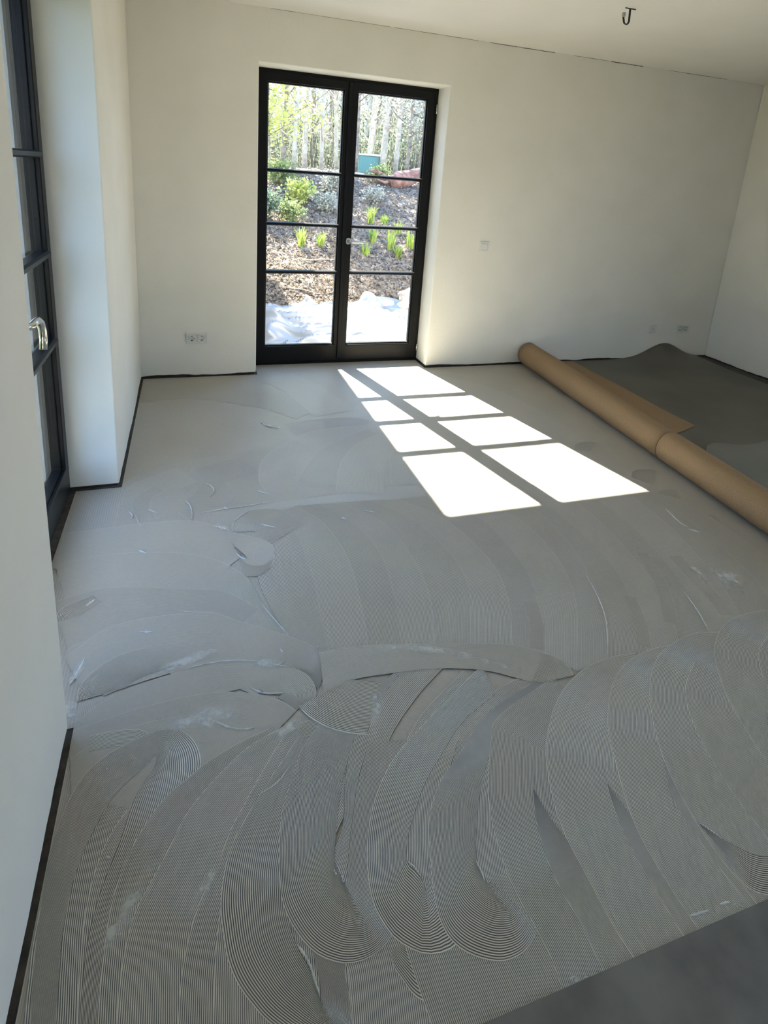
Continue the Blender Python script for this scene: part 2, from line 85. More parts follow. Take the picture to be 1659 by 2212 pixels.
[[[0.336,-2.53],[0.346,-2.538],[0.356,-2.547],[0.363,-2.557],[0.368,-2.569],[0.371,-2.582],[0.371,-2.595],[0.37,-2.608]],[[0.269,-2.585],[0.271,-2.586],[0.272,-2.587],[0.274,-2.589],[0.275,-2.59],[0.276,-2.591],[0.278,-2.593],[0.279,-2.594]],1.3,0.05,0.45,0.0052],
[[[-0.112,-2.481],[-0.116,-2.456],[-0.115,-2.431],[-0.103,-2.409],[-0.082,-2.396],[-0.059,-2.386],[-0.036,-2.375],[-0.014,-2.363]],[[-0.038,-2.461],[-0.03,-2.453],[-0.022,-2.445],[-0.013,-2.437],[-0.004,-2.431],[0.004,-2.423],[0.013,-2.416],[0.022,-2.409]],1.1,0.0,0.45,0.0052],
[[[-0.055,-2.659],[-0.048,-2.61],[-0.0,-2.592],[0.05,-2.579],[0.1,-2.568],[0.151,-2.559],[0.202,-2.551],[0.253,-2.543],[0.304,-2.538],[0.356,-2.539],[0.405,-2.554],[0.446,-2.585],[0.486,-2.618],[0.529,-2.646],[0.572,-2.675],[0.613,-2.705],[0.654,-2.737],[0.693,-2.77],[0.726,-2.81],[0.742,-2.859]],[[0.192,-2.695],[0.146,-2.768],[0.076,-2.83],[0.109,-2.822],[0.149,-2.813],[0.191,-2.805],[0.239,-2.798],[0.284,-2.792],[0.316,-2.788],[0.317,-2.785],[0.29,-2.776],[0.291,-2.781],[0.337,-2.819],[0.39,-2.854],[0.429,-2.88],[0.464,-2.905],[0.496,-2.93],[0.514,-2.945],[0.507,-2.931],[0.505,-2.938]],0.15,-0.02,0.45,0.0039],
[[[-0.057,-2.649],[-0.023,-2.616],[0.009,-2.581],[0.047,-2.552],[0.091,-2.537],[0.138,-2.531],[0.186,-2.529],[0.233,-2.53],[0.28,-2.533],[0.328,-2.538],[0.374,-2.546],[0.418,-2.563],[0.455,-2.593],[0.492,-2.622],[0.532,-2.648],[0.571,-2.675],[0.61,-2.702],[0.648,-2.731],[0.684,-2.762],[0.717,-2.796],[0.739,-2.838],[0.742,-2.884],[0.722,-2.927],[0.7,-2.969]],[[0.002,-2.773],[0.033,-2.771],[0.065,-2.768],[0.096,-2.765],[0.127,-2.763],[0.159,-2.763],[0.19,-2.765],[0.221,-2.772],[0.251,-2.78],[0.282,-2.788],[0.313,-2.792],[0.344,-2.791],[0.375,-2.787],[0.407,-2.785],[0.438,-2.789],[0.469,-2.795],[0.499,-2.804],[0.529,-2.814],[0.557,-2.827],[0.586,-2.84],[0.613,-2.855],[0.641,-2.871],[0.666,-2.888],[0.678,-2.917]],[0.12,1.1,5],0.02,0.45,0.0052],
[[[0.0,-2.916],[0.028,-2.893],[0.055,-2.869],[0.085,-2.848],[0.117,-2.833],[0.152,-2.822],[0.187,-2.813],[0.222,-2.806],[0.258,-2.8],[0.294,-2.794],[0.329,-2.788],[0.365,-2.785],[0.402,-2.785],[0.438,-2.789],[0.473,-2.797],[0.508,-2.807],[0.541,-2.819],[0.574,-2.834],[0.607,-2.85],[0.638,-2.868],[0.666,-2.891],[0.685,-2.922],[0.693,-2.957],[0.687,-2.991],[0.656,-3.01],[0.622,-3.023]],[[0.017,-3.019],[0.038,-3.004],[0.058,-2.988],[0.078,-2.973],[0.1,-2.96],[0.123,-2.949],[0.147,-2.94],[0.172,-2.933],[0.197,-2.927],[0.222,-2.922],[0.247,-2.917],[0.272,-2.913],[0.297,-2.91],[0.323,-2.909],[0.348,-2.909],[0.374,-2.909],[0.4,-2.91],[0.425,-2.909],[0.451,-2.908],[0.476,-2.908],[0.501,-2.912],[0.524,-2.923],[0.543,-2.94],[0.565,-2.953],[0.59,-2.955],[0.575,-2.965]],[0.12,1.2,6],-0.02,0.45,0.0052],
[[[0.007,-2.835],[0.004,-2.808],[0.007,-2.781],[0.017,-2.756],[0.032,-2.733],[0.052,-2.714],[0.074,-2.698],[0.098,-2.685],[0.125,-2.677],[0.152,-2.673],[0.179,-2.669],[0.206,-2.666]],[[0.137,-2.817],[0.158,-2.8],[0.183,-2.79],[0.209,-2.783],[0.236,-2.778],[0.263,-2.774],[0.29,-2.77],[0.317,-2.766],[0.343,-2.762],[0.37,-2.758],[0.397,-2.754],[0.424,-2.75]],[1.3,0.15,1],0.03,0.45,0.0052],
[[[0.003,-2.932],[0.053,-2.923],[0.103,-2.913],[0.153,-2.905],[0.204,-2.9],[0.255,-2.896],[0.306,-2.895],[0.356,-2.897],[0.407,-2.903],[0.456,-2.915],[0.504,-2.933],[0.549,-2.956],[0.591,-2.985],[0.622,-3.025]],[[0.057,-3.227],[0.108,-3.218],[0.155,-3.209],[0.194,-3.203],[0.231,-3.199],[0.269,-3.196],[0.305,-3.195],[0.333,-3.196],[0.353,-3.198],[0.368,-3.202],[0.384,-3.208],[0.394,-3.212],[0.383,-3.202],[0.386,-3.21]],0.12,-0.05,0.45,0.0039],
[[[0.017,-3.019],[0.052,-2.997],[0.087,-2.976],[0.126,-2.964],[0.167,-2.958],[0.208,-2.956],[0.249,-2.956],[0.29,-2.958],[0.331,-2.962],[0.37,-2.973],[0.407,-2.992],[0.438,-3.019],[0.471,-3.043],[0.509,-3.058]],[[0.175,-3.274],[0.208,-3.254],[0.212,-3.249],[0.192,-3.256],[0.193,-3.257],[0.216,-3.256],[0.244,-3.256],[0.27,-3.257],[0.274,-3.256],[0.259,-3.252],[0.239,-3.241],[0.25,-3.253],[0.327,-3.307],[0.403,-3.339]],0.15,-0.04,0.45,0.0039],
[[[0.059,-2.961],[0.084,-2.96],[0.109,-2.96],[0.134,-2.963],[0.159,-2.967],[0.183,-2.973],[0.204,-2.986],[0.222,-3.004]],[[0.062,-3.011],[0.085,-3.01],[0.106,-3.01],[0.127,-3.012],[0.148,-3.016],[0.163,-3.019],[0.173,-3.026],[0.187,-3.04]],1,0.05,0,0.0039],
[[[0.037,-3.624],[0.033,-3.586],[0.029,-3.549],[0.024,-3.511],[0.021,-3.474],[0.017,-3.436],[0.016,-3.398],[0.016,-3.361],[0.017,-3.323],[0.019,-3.285],[0.021,-3.247],[0.024,-3.21],[0.033,-3.173],[0.047,-3.138]],[[0.335,-3.592],[0.331,-3.553],[0.327,-3.515],[0.323,-3.479],[0.319,-3.446],[0.317,-3.417],[0.316,-3.392],[0.316,-3.367],[0.317,-3.335],[0.318,-3.299],[0.32,-3.269],[0.32,-3.258],[0.319,-3.263],[0.325,-3.25]],1,-0.02,0,0.0039],
[[[0.127,-3.651],[0.123,-3.612],[0.119,-3.573],[0.115,-3.534],[0.112,-3.495],[0.109,-3.456],[0.108,-3.417],[0.109,-3.378],[0.113,-3.339],[0.12,-3.301],[0.132,-3.263],[0.149,-3.228],[0.173,-3.197],[0.198,-3.167]],[[0.386,-3.625],[0.382,-3.586],[0.378,-3.546],[0.374,-3.509],[0.371,-3.475],[0.369,-3.445],[0.368,-3.417],[0.369,-3.394],[0.37,-3.376],[0.372,-3.364],[0.373,-3.361],[0.37,-3.366],[0.377,-3.359],[0.398,-3.333]],1,0.02,0,0.0039],
[[[0.052,-3.629],[0.046,-3.595],[0.041,-3.561],[0.035,-3.528],[0.03,-3.494],[0.026,-3.46],[0.022,-3.426],[0.019,-3.391],[0.017,-3.357],[0.015,-3.323],[0.013,-3.289],[0.013,-3.255],[0.016,-3.22],[0.021,-3.187],[0.029,-3.153],[0.038,-3.12],[0.052,-3.089],[0.072,-3.061],[0.098,-3.039],[0.127,-3.022],[0.159,-3.008],[0.192,-2.998],[0.225,-2.992],[0.259,-2.992],[0.292,-3.002],[0.316,-3.026],[0.335,-3.054],[0.346,-3.087],[0.349,-3.121],[0.342,-3.154],[0.33,-3.186],[0.316,-3.218],[0.301,-3.248],[0.284,-3.278],[0.267,-3.308],[0.252,-3.338],[0.237,-3.369],[0.224,-3.401],[0.213,-3.434],[0.205,-3.467],[0.2,-3.501],[0.197,-3.535],[0.196,-3.569],[0.196,-3.604],[0.198,-3.638],[0.199,-3.672]],[[0.093,-3.641],[0.089,-3.613],[0.086,-3.586],[0.082,-3.558],[0.079,-3.531],[0.076,-3.503],[0.073,-3.476],[0.071,-3.448],[0.07,-3.42],[0.07,-3.393],[0.071,-3.365],[0.073,-3.337],[0.077,-3.31],[0.083,-3.283],[0.091,-3.256],[0.1,-3.23],[0.111,-3.204],[0.123,-3.179],[0.137,-3.156],[0.155,-3.135],[0.176,-3.116],[0.197,-3.099],[0.218,-3.081],[0.234,-3.063],[0.234,-3.091],[0.22,-3.115],[0.205,-3.138],[0.192,-3.163],[0.182,-3.189],[0.175,-3.216],[0.169,-3.243],[0.162,-3.27],[0.154,-3.296],[0.145,-3.322],[0.137,-3.349],[0.13,-3.376],[0.125,-3.403],[0.121,-3.431],[0.119,-3.458],[0.119,-3.486],[0.12,-3.514],[0.121,-3.541],[0.123,-3.569],[0.126,-3.597],[0.128,-3.624],[0.131,-3.652]],[0.75,1.15,0.6],-0.02,0,0.0052],
[[[0.161,-3.661],[0.158,-3.618],[0.155,-3.575],[0.153,-3.532],[0.153,-3.489],[0.154,-3.446],[0.157,-3.403],[0.165,-3.36],[0.177,-3.319],[0.195,-3.28],[0.217,-3.243],[0.242,-3.208],[0.273,-3.178],[0.31,-3.155],[0.345,-3.131],[0.384,-3.112],[0.424,-3.095],[0.465,-3.082],[0.506,-3.071],[0.548,-3.06]],[[0.42,-3.641],[0.417,-3.6],[0.415,-3.561],[0.413,-3.526],[0.413,-3.492],[0.414,-3.459],[0.415,-3.435],[0.418,-3.421],[0.421,-3.41],[0.426,-3.399],[0.434,-3.385],[0.439,-3.378],[0.433,-3.383],[0.45,-3.374],[0.477,-3.356],[0.492,-3.348],[0.512,-3.34],[0.537,-3.332],[0.574,-3.322],[0.615,-3.311]],1,-0.02,0,0.0039],
[[[0.191,-3.67],[0.189,-3.627],[0.188,-3.583],[0.188,-3.54],[0.191,-3.497],[0.198,-3.454],[0.211,-3.413],[0.233,-3.376],[0.256,-3.34],[0.278,-3.302],[0.298,-3.264],[0.323,-3.229],[0.354,-3.198],[0.386,-3.169],[0.42,-3.142],[0.454,-3.116],[0.493,-3.097],[0.534,-3.082],[0.575,-3.069],[0.616,-3.055]],[[0.461,-3.659],[0.459,-3.617],[0.458,-3.579],[0.458,-3.548],[0.459,-3.528],[0.46,-3.518],[0.457,-3.525],[0.463,-3.518],[0.487,-3.48],[0.515,-3.432],[0.528,-3.405],[0.53,-3.403],[0.54,-3.393],[0.56,-3.375],[0.584,-3.357],[0.596,-3.346],[0.6,-3.345],[0.622,-3.337],[0.659,-3.325],[0.701,-3.311]],1,0.03,0,0.0039],
[[[0.294,-3.7],[0.295,-3.657],[0.297,-3.614],[0.3,-3.572],[0.307,-3.529],[0.319,-3.488],[0.335,-3.448],[0.356,-3.411],[0.38,-3.376],[0.399,-3.338],[0.419,-3.299],[0.444,-3.265],[0.469,-3.23],[0.495,-3.196],[0.521,-3.162],[0.547,-3.128],[0.576,-3.096],[0.611,-3.072],[0.653,-3.067],[0.696,-3.068]],[[0.534,-3.706],[0.535,-3.666],[0.537,-3.629],[0.539,-3.599],[0.541,-3.581],[0.545,-3.567],[0.55,-3.554],[0.56,-3.538],[0.588,-3.496],[0.613,-3.446],[0.623,-3.426],[0.638,-3.407],[0.664,-3.371],[0.685,-3.341],[0.71,-3.31],[0.732,-3.282],[0.736,-3.276],[0.695,-3.296],[0.664,-3.307],[0.692,-3.308]],1,-0.01,0,0.0039],
[[[0.355,-3.718],[0.357,-3.681],[0.358,-3.645],[0.361,-3.608],[0.364,-3.571],[0.368,-3.535],[0.374,-3.499],[0.381,-3.462],[0.39,-3.427],[0.402,-3.392],[0.421,-3.361],[0.444,-3.332],[0.468,-3.304],[0.49,-3.275],[0.513,-3.246],[0.537,-3.218],[0.562,-3.192],[0.588,-3.166],[0.616,-3.142],[0.644,-3.118]],[[0.555,-3.727],[0.556,-3.69],[0.558,-3.656],[0.56,-3.623],[0.563,-3.592],[0.567,-3.562],[0.571,-3.532],[0.576,-3.506],[0.581,-3.485],[0.584,-3.477],[0.585,-3.475],[0.598,-3.46],[0.624,-3.43],[0.648,-3.398],[0.667,-3.373],[0.686,-3.352],[0.705,-3.332],[0.724,-3.313],[0.746,-3.293],[0.773,-3.271]],1,0.02,0,0.0039],
[[[0.464,-3.75],[0.469,-3.716],[0.474,-3.681],[0.479,-3.647],[0.484,-3.612],[0.487,-3.578],[0.488,-3.543],[0.488,-3.508]],[[0.959,-3.823],[0.964,-3.79],[0.969,-3.755],[0.975,-3.715],[0.981,-3.666],[0.986,-3.605],[0.988,-3.551],[0.988,-3.513]],1,-0.02,0,0.0039],
[[[0.596,-3.789],[0.603,-3.752],[0.61,-3.715],[0.616,-3.677],[0.62,-3.64],[0.614,-3.603],[0.615,-3.565],[0.616,-3.527]],[[1.039,-3.869],[1.045,-3.833],[1.053,-3.794],[1.062,-3.737],[1.07,-3.628],[1.063,-3.572],[1.064,-3.576],[1.066,-3.544]],1,0.02,0,0.0039],
[[[0.747,-3.834],[0.754,-3.805],[0.76,-3.777],[0.767,-3.748],[0.773,-3.719],[0.778,-3.691],[0.78,-3.661],[0.777,-3.632]],[[1.186,-3.934],[1.192,-3.907],[1.198,-3.879],[1.206,-3.847],[1.215,-3.807],[1.225,-3.742],[1.23,-3.651],[1.225,-3.589]],1,-0.01,0,0.0039],
[[[0.605,-3.12],[0.585,-3.141],[0.565,-3.162],[0.545,-3.183],[0.525,-3.204],[0.506,-3.226],[0.487,-3.247],[0.468,-3.27],[0.45,-3.292],[0.432,-3.315],[0.416,-3.339],[0.403,-3.365],[0.394,-3.392],[0.387,-3.42],[0.382,-3.449],[0.381,-3.478],[0.384,-3.507],[0.387,-3.535],[0.393,-3.564],[0.403,-3.591],[0.417,-3.616],[0.434,-3.64],[0.452,-3.663],[0.473,-3.683],[0.495,-3.701],[0.519,-3.718],[0.545,-3.73],[0.574,-3.73],[0.6,-3.718],[0.612,-3.694],[0.613,-3.665],[0.614,-3.636],[0.616,-3.607],[0.619,-3.578]],[[0.706,-3.146],[0.692,-3.163],[0.679,-3.18],[0.665,-3.196],[0.651,-3.213],[0.638,-3.23],[0.624,-3.247],[0.611,-3.264],[0.599,-3.281],[0.587,-3.3],[0.576,-3.318],[0.565,-3.337],[0.556,-3.356],[0.547,-3.376],[0.539,-3.396],[0.532,-3.416],[0.527,-3.437],[0.524,-3.459],[0.52,-3.48],[0.518,-3.501],[0.519,-3.523],[0.522,-3.544],[0.527,-3.565],[0.534,-3.586],[0.543,-3.605],[0.551,-3.625],[0.556,-3.646],[0.558,-3.668],[0.56,-3.66],[0.562,-3.638],[0.56,-3.617],[0.558,-3.595],[0.556,-3.574],[0.555,-3.552]],1.1,-0.03,0,0.0052],
[[[0.71,-3.636],[0.71,-3.65],[0.713,-3.664],[0.719,-3.677],[0.725,-3.69],[0.731,-3.703],[0.74,-3.715],[0.751,-3.724],[0.763,-3.731],[0.775,-3.739]],[[0.741,-3.629],[0.746,-3.633],[0.752,-3.636],[0.757,-3.64],[0.762,-3.644],[0.768,-3.648],[0.773,-3.653],[0.778,-3.657],[0.783,-3.661],[0.788,-3.665]],1.2,0.0,0,0.0052],
[[[0.995,-3.883],[0.988,-3.824],[0.982,-3.766],[0.974,-3.707],[0.965,-3.649],[0.955,-3.59],[0.948,-3.532],[0.946,-3.473],[0.948,-3.414],[0.958,-3.356],[0.982,-3.301],[1.018,-3.255],[1.063,-3.216],[1.11,-3.181],[1.161,-3.15],[1.213,-3.124],[1.269,-3.104],[1.326,-3.09],[1.384,-3.078],[1.442,-3.065]],[[1.442,-3.832],[1.435,-3.773],[1.428,-3.713],[1.42,-3.645],[1.409,-3.576],[1.4,-3.524],[1.397,-3.496],[1.396,-3.472],[1.395,-3.461],[1.389,-3.485],[1.368,-3.533],[1.345,-3.565],[1.344,-3.567],[1.361,-3.555],[1.38,-3.543],[1.391,-3.537],[1.399,-3.535],[1.426,-3.529],[1.479,-3.518],[1.54,-3.504]],1,-0.02,0,0.0039],
[[[0.756,-3.813],[0.753,-3.762],[0.749,-3.71],[0.746,-3.659],[0.744,-3.607],[0.743,-3.556],[0.751,-3.505],[0.766,-3.456],[0.784,-3.408],[0.805,-3.36],[0.829,-3.315],[0.855,-3.271],[0.885,-3.229],[0.918,-3.189],[0.955,-3.154],[0.996,-3.122],[1.039,-3.095],[1.084,-3.069],[1.129,-3.043],[1.173,-3.017]],[[1.105,-3.789],[1.102,-3.738],[1.098,-3.689],[1.096,-3.642],[1.094,-3.595],[1.092,-3.581],[1.092,-3.585],[1.098,-3.568],[1.109,-3.539],[1.121,-3.511],[1.134,-3.487],[1.148,-3.462],[1.162,-3.442],[1.173,-3.429],[1.183,-3.419],[1.197,-3.409],[1.221,-3.394],[1.258,-3.372],[1.305,-3.346],[1.352,-3.318]],1,0.01,0,0.0039],
[[[1.204,-3.945],[1.217,-3.889],[1.229,-3.834],[1.241,-3.778],[1.248,-3.721],[1.26,-3.665],[1.28,-3.612],[1.302,-3.559],[1.328,-3.509],[1.36,-3.461],[1.397,-3.418],[1.437,-3.377],[1.478,-3.337],[1.519,-3.297],[1.56,-3.258],[1.601,-3.218]],[[2.082,-4.142],[2.095,-4.086],[2.108,-4.025],[2.129,-3.925],[2.135,-3.873],[2.124,-3.919],[2.117,-3.942],[2.116,-3.944],[2.1,-3.971],[2.078,-4.004],[2.066,-4.019],[2.076,-4.01],[2.102,-3.985],[2.139,-3.949],[2.186,-3.905],[2.231,-3.86]],1,-0.01,0,0.0039],
[[[0.674,-3.569],[0.689,-3.527],[0.704,-3.484],[0.719,-3.442],[0.734,-3.4],[0.748,-3.357],[0.762,-3.315],[0.784,-3.275],[0.812,-3.241],[0.841,-3.206],[0.871,-3.172],[0.903,-3.141],[0.937,-3.112],[0.972,-3.084],[1.008,-3.057],[1.045,-3.032],[1.083,-3.008],[1.121,-2.984]],[[0.534,-3.53],[0.568,-3.495],[0.602,-3.461],[0.635,-3.426],[0.666,-3.388],[0.687,-3.345],[0.699,-3.298],[0.715,-3.252],[0.733,-3.208],[0.755,-3.164],[0.779,-3.122],[0.806,-3.082],[0.837,-3.045],[0.873,-3.012],[0.913,-2.985],[0.956,-2.964],[1.001,-2.944],[1.045,-2.925]],1,-0.01,0,0.0052],
[[[0.805,-2.979],[0.781,-3.0],[0.756,-3.021],[0.732,-3.041],[0.707,-3.062],[0.683,-3.083],[0.659,-3.105],[0.635,-3.127],[0.614,-3.151],[0.598,-3.179],[0.582,-3.207],[0.568,-3.236],[0.554,-3.265],[0.54,-3.293],[0.531,-3.324],[0.524,-3.356],[0.518,-3.387],[0.514,-3.419],[0.511,-3.451],[0.51,-3.483],[0.517,-3.515],[0.529,-3.544],[0.545,-3.572],[0.566,-3.597],[0.592,-3.615],[0.621,-3.628],[0.653,-3.632],[0.685,-3.628],[0.714,-3.616],[0.739,-3.596],[0.761,-3.572],[0.777,-3.544],[0.791,-3.515],[0.804,-3.486],[0.817,-3.457],[0.829,-3.427],[0.842,-3.398],[0.857,-3.369],[0.873,-3.341],[0.892,-3.315],[0.912,-3.29],[0.933,-3.266],[0.954,-3.242],[0.975,-3.217]],[[0.959,-2.981],[0.942,-2.996],[0.924,-3.011],[0.906,-3.027],[0.889,-3.042],[0.871,-3.057],[0.854,-3.072],[0.836,-3.087],[0.819,-3.103],[0.802,-3.118],[0.785,-3.135],[0.77,-3.152],[0.755,-3.17],[0.743,-3.19],[0.733,-3.211],[0.722,-3.231],[0.71,-3.251],[0.7,-3.272],[0.691,-3.293],[0.682,-3.315],[0.673,-3.336],[0.666,-3.358],[0.658,-3.38],[0.651,-3.402],[0.644,-3.425],[0.64,-3.447],[0.645,-3.47],[0.65,-3.493],[0.658,-3.485],[0.665,-3.463],[0.673,-3.441],[0.681,-3.419],[0.689,-3.398],[0.698,-3.376],[0.707,-3.355],[0.716,-3.334],[0.725,-3.312],[0.735,-3.291],[0.745,-3.27],[0.757,-3.25],[0.769,-3.231],[0.782,-3.211],[0.795,-3.192],[0.808,-3.173]],1.15,0,0,0.0052],
[[[1.245,-3.01],[1.216,-3.027],[1.186,-3.043],[1.157,-3.06],[1.128,-3.076],[1.098,-3.093],[1.069,-3.11],[1.04,-3.126],[1.01,-3.143],[0.981,-3.16],[0.952,-3.178],[0.923,-3.195],[0.895,-3.213],[0.867,-3.232],[0.841,-3.253],[0.817,-3.277],[0.795,-3.302],[0.774,-3.329],[0.756,-3.357],[0.74,-3.387],[0.726,-3.418],[0.716,-3.45],[0.708,-3.483],[0.703,-3.516],[0.703,-3.55],[0.712,-3.582],[0.726,-3.613],[0.749,-3.637],[0.777,-3.656],[0.809,-3.665],[0.843,-3.664],[0.874,-3.651],[0.897,-3.627],[0.915,-3.598],[0.932,-3.569],[0.949,-3.54],[0.966,-3.511],[0.983,-3.481],[1.0,-3.452],[1.018,-3.424],[1.038,-3.396],[1.057,-3.369],[1.077,-3.342],[1.098,-3.315],[1.118,-3.288],[1.138,-3.261]],[[1.235,-3.124],[1.214,-3.133],[1.192,-3.142],[1.17,-3.151],[1.149,-3.16],[1.127,-3.169],[1.106,-3.179],[1.086,-3.191],[1.066,-3.203],[1.047,-3.217],[1.029,-3.232],[1.011,-3.247],[0.993,-3.261],[0.975,-3.276],[0.957,-3.29],[0.939,-3.305],[0.921,-3.321],[0.905,-3.337],[0.889,-3.355],[0.874,-3.373],[0.86,-3.391],[0.845,-3.409],[0.831,-3.428],[0.819,-3.448],[0.809,-3.469],[0.803,-3.491],[0.815,-3.511],[0.824,-3.532],[0.823,-3.555],[0.833,-3.539],[0.844,-3.518],[0.855,-3.498],[0.868,-3.478],[0.881,-3.459],[0.894,-3.439],[0.907,-3.42],[0.921,-3.401],[0.935,-3.383],[0.949,-3.364],[0.964,-3.346],[0.979,-3.328],[0.994,-3.31],[1.008,-3.292],[1.023,-3.274],[1.038,-3.256],[1.053,-3.238]],1.15,0.0,0,0.0052],
[[[1.435,-3.102],[1.407,-3.109],[1.379,-3.116],[1.352,-3.122],[1.324,-3.13],[1.296,-3.138],[1.269,-3.146],[1.242,-3.155],[1.215,-3.164],[1.188,-3.175],[1.163,-3.188],[1.138,-3.202],[1.114,-3.218],[1.091,-3.235],[1.069,-3.253],[1.046,-3.27],[1.023,-3.287],[0.999,-3.303],[0.975,-3.318],[0.952,-3.336],[0.932,-3.356],[0.914,-3.378],[0.897,-3.401],[0.883,-3.426],[0.872,-3.453],[0.864,-3.48],[0.856,-3.508],[0.847,-3.535],[0.84,-3.563],[0.835,-3.591],[0.834,-3.619],[0.84,-3.647],[0.856,-3.671],[0.878,-3.689],[0.903,-3.703],[0.93,-3.713],[0.958,-3.715],[0.986,-3.711],[1.012,-3.699],[1.036,-3.683]],[[1.409,-3.169],[1.392,-3.173],[1.376,-3.176],[1.359,-3.18],[1.342,-3.183],[1.325,-3.187],[1.309,-3.191],[1.292,-3.195],[1.276,-3.201],[1.26,-3.207],[1.244,-3.214],[1.229,-3.222],[1.215,-3.231],[1.2,-3.241],[1.186,-3.25],[1.172,-3.26],[1.158,-3.27],[1.145,-3.281],[1.132,-3.292],[1.119,-3.303],[1.107,-3.315],[1.095,-3.328],[1.084,-3.341],[1.073,-3.354],[1.063,-3.368],[1.052,-3.381],[1.042,-3.395],[1.032,-3.409],[1.022,-3.423],[1.013,-3.437],[1.003,-3.452],[0.995,-3.466],[0.986,-3.481],[0.979,-3.497],[0.971,-3.512],[0.965,-3.528],[0.965,-3.545],[0.966,-3.562],[0.964,-3.579],[0.978,-3.579]],1.15,0.0,0,0.0052],
[[[1.015,-3.825],[1.025,-3.786],[1.032,-3.746],[1.032,-3.705],[1.027,-3.665],[1.022,-3.625],[1.021,-3.584],[1.025,-3.544],[1.032,-3.504],[1.04,-3.464],[1.053,-3.425],[1.069,-3.389],[1.089,-3.353],[1.109,-3.318],[1.131,-3.283],[1.153,-3.25],[1.176,-3.217],[1.211,-3.196],[1.248,-3.18],[1.287,-3.167],[1.326,-3.155],[1.364,-3.143],[1.403,-3.131],[1.442,-3.119]],[[1.402,-3.925],[1.416,-3.872],[1.431,-3.778],[1.431,-3.677],[1.424,-3.618],[1.421,-3.597],[1.421,-3.596],[1.421,-3.596],[1.424,-3.581],[1.427,-3.567],[1.426,-3.57],[1.428,-3.566],[1.438,-3.548],[1.452,-3.524],[1.466,-3.501],[1.483,-3.477],[1.45,-3.508],[1.392,-3.552],[1.389,-3.554],[1.411,-3.547],[1.443,-3.537],[1.481,-3.526],[1.522,-3.513],[1.563,-3.5]],1,-0.02,0,0.0039],
[[[1.122,-3.829],[1.124,-3.796],[1.127,-3.763],[1.129,-3.73],[1.129,-3.697],[1.127,-3.664],[1.125,-3.631],[1.126,-3.598],[1.131,-3.565],[1.138,-3.533],[1.148,-3.502],[1.161,-3.471],[1.175,-3.442],[1.19,-3.412]],[[1.341,-3.845],[1.327,-3.811],[1.313,-3.775],[1.298,-3.735],[1.281,-3.694],[1.262,-3.657],[1.244,-3.629],[1.227,-3.606],[1.214,-3.581],[1.204,-3.552],[1.196,-3.519],[1.191,-3.485],[1.19,-3.449],[1.19,-3.412]],0.9,-0.01,0,0.0039],
[[[1.206,-3.874],[1.204,-3.828],[1.202,-3.782],[1.198,-3.736],[1.198,-3.689],[1.2,-3.643],[1.201,-3.597],[1.203,-3.551],[1.21,-3.505],[1.223,-3.461],[1.239,-3.418],[1.259,-3.376],[1.281,-3.335],[1.309,-3.298],[1.34,-3.264],[1.372,-3.231],[1.407,-3.201],[1.444,-3.174],[1.484,-3.15],[1.526,-3.13],[1.569,-3.113],[1.613,-3.101],[1.659,-3.094],[1.705,-3.09],[1.751,-3.091],[1.797,-3.097]],[[1.486,-3.863],[1.484,-3.816],[1.481,-3.763],[1.478,-3.724],[1.478,-3.694],[1.48,-3.652],[1.481,-3.607],[1.482,-3.577],[1.483,-3.564],[1.488,-3.551],[1.497,-3.528],[1.509,-3.502],[1.516,-3.487],[1.525,-3.476],[1.543,-3.456],[1.563,-3.436],[1.581,-3.42],[1.598,-3.408],[1.618,-3.396],[1.639,-3.386],[1.654,-3.379],[1.669,-3.376],[1.694,-3.372],[1.714,-3.37],[1.73,-3.37],[1.762,-3.375]],1,0.03,0,0.0039],
[[[1.336,-3.815],[1.336,-3.787],[1.336,-3.758],[1.337,-3.73],[1.337,-3.702],[1.339,-3.673],[1.342,-3.645],[1.346,-3.617],[1.351,-3.589],[1.357,-3.561],[1.365,-3.534],[1.375,-3.508],[1.385,-3.481],[1.396,-3.455]],[[1.496,-3.817],[1.484,-3.788],[1.472,-3.759],[1.46,-3.732],[1.448,-3.707],[1.437,-3.682],[1.428,-3.656],[1.419,-3.629],[1.411,-3.601],[1.405,-3.573],[1.4,-3.546],[1.398,-3.516],[1.397,-3.486],[1.396,-3.455]],0.7,-0.02,0,0.0039],
[[[1.372,-3.864],[1.375,-3.817],[1.377,-3.771],[1.377,-3.724],[1.379,-3.677],[1.383,-3.63],[1.39,-3.584],[1.403,-3.539],[1.421,-3.496],[1.44,-3.453],[1.46,-3.411],[1.48,-3.369],[1.502,-3.328],[1.53,-3.29],[1.56,-3.255],[1.593,-3.221],[1.628,-3.19],[1.666,-3.163],[1.707,-3.14],[1.75,-3.121],[1.795,-3.108],[1.841,-3.1],[1.887,-3.096],[1.934,-3.096],[1.98,-3.105],[2.025,-3.117]],[[1.652,-3.88],[1.654,-3.832],[1.657,-3.779],[1.657,-3.73],[1.659,-3.693],[1.661,-3.663],[1.663,-3.646],[1.667,-3.632],[1.678,-3.605],[1.694,-3.571],[1.713,-3.531],[1.729,-3.497],[1.739,-3.478],[1.749,-3.464],[1.767,-3.444],[1.786,-3.424],[1.802,-3.41],[1.817,-3.399],[1.832,-3.391],[1.846,-3.384],[1.86,-3.38],[1.877,-3.377],[1.899,-3.375],[1.907,-3.374],[1.916,-3.377],[1.952,-3.387]],1,0.03,0,0.0039],
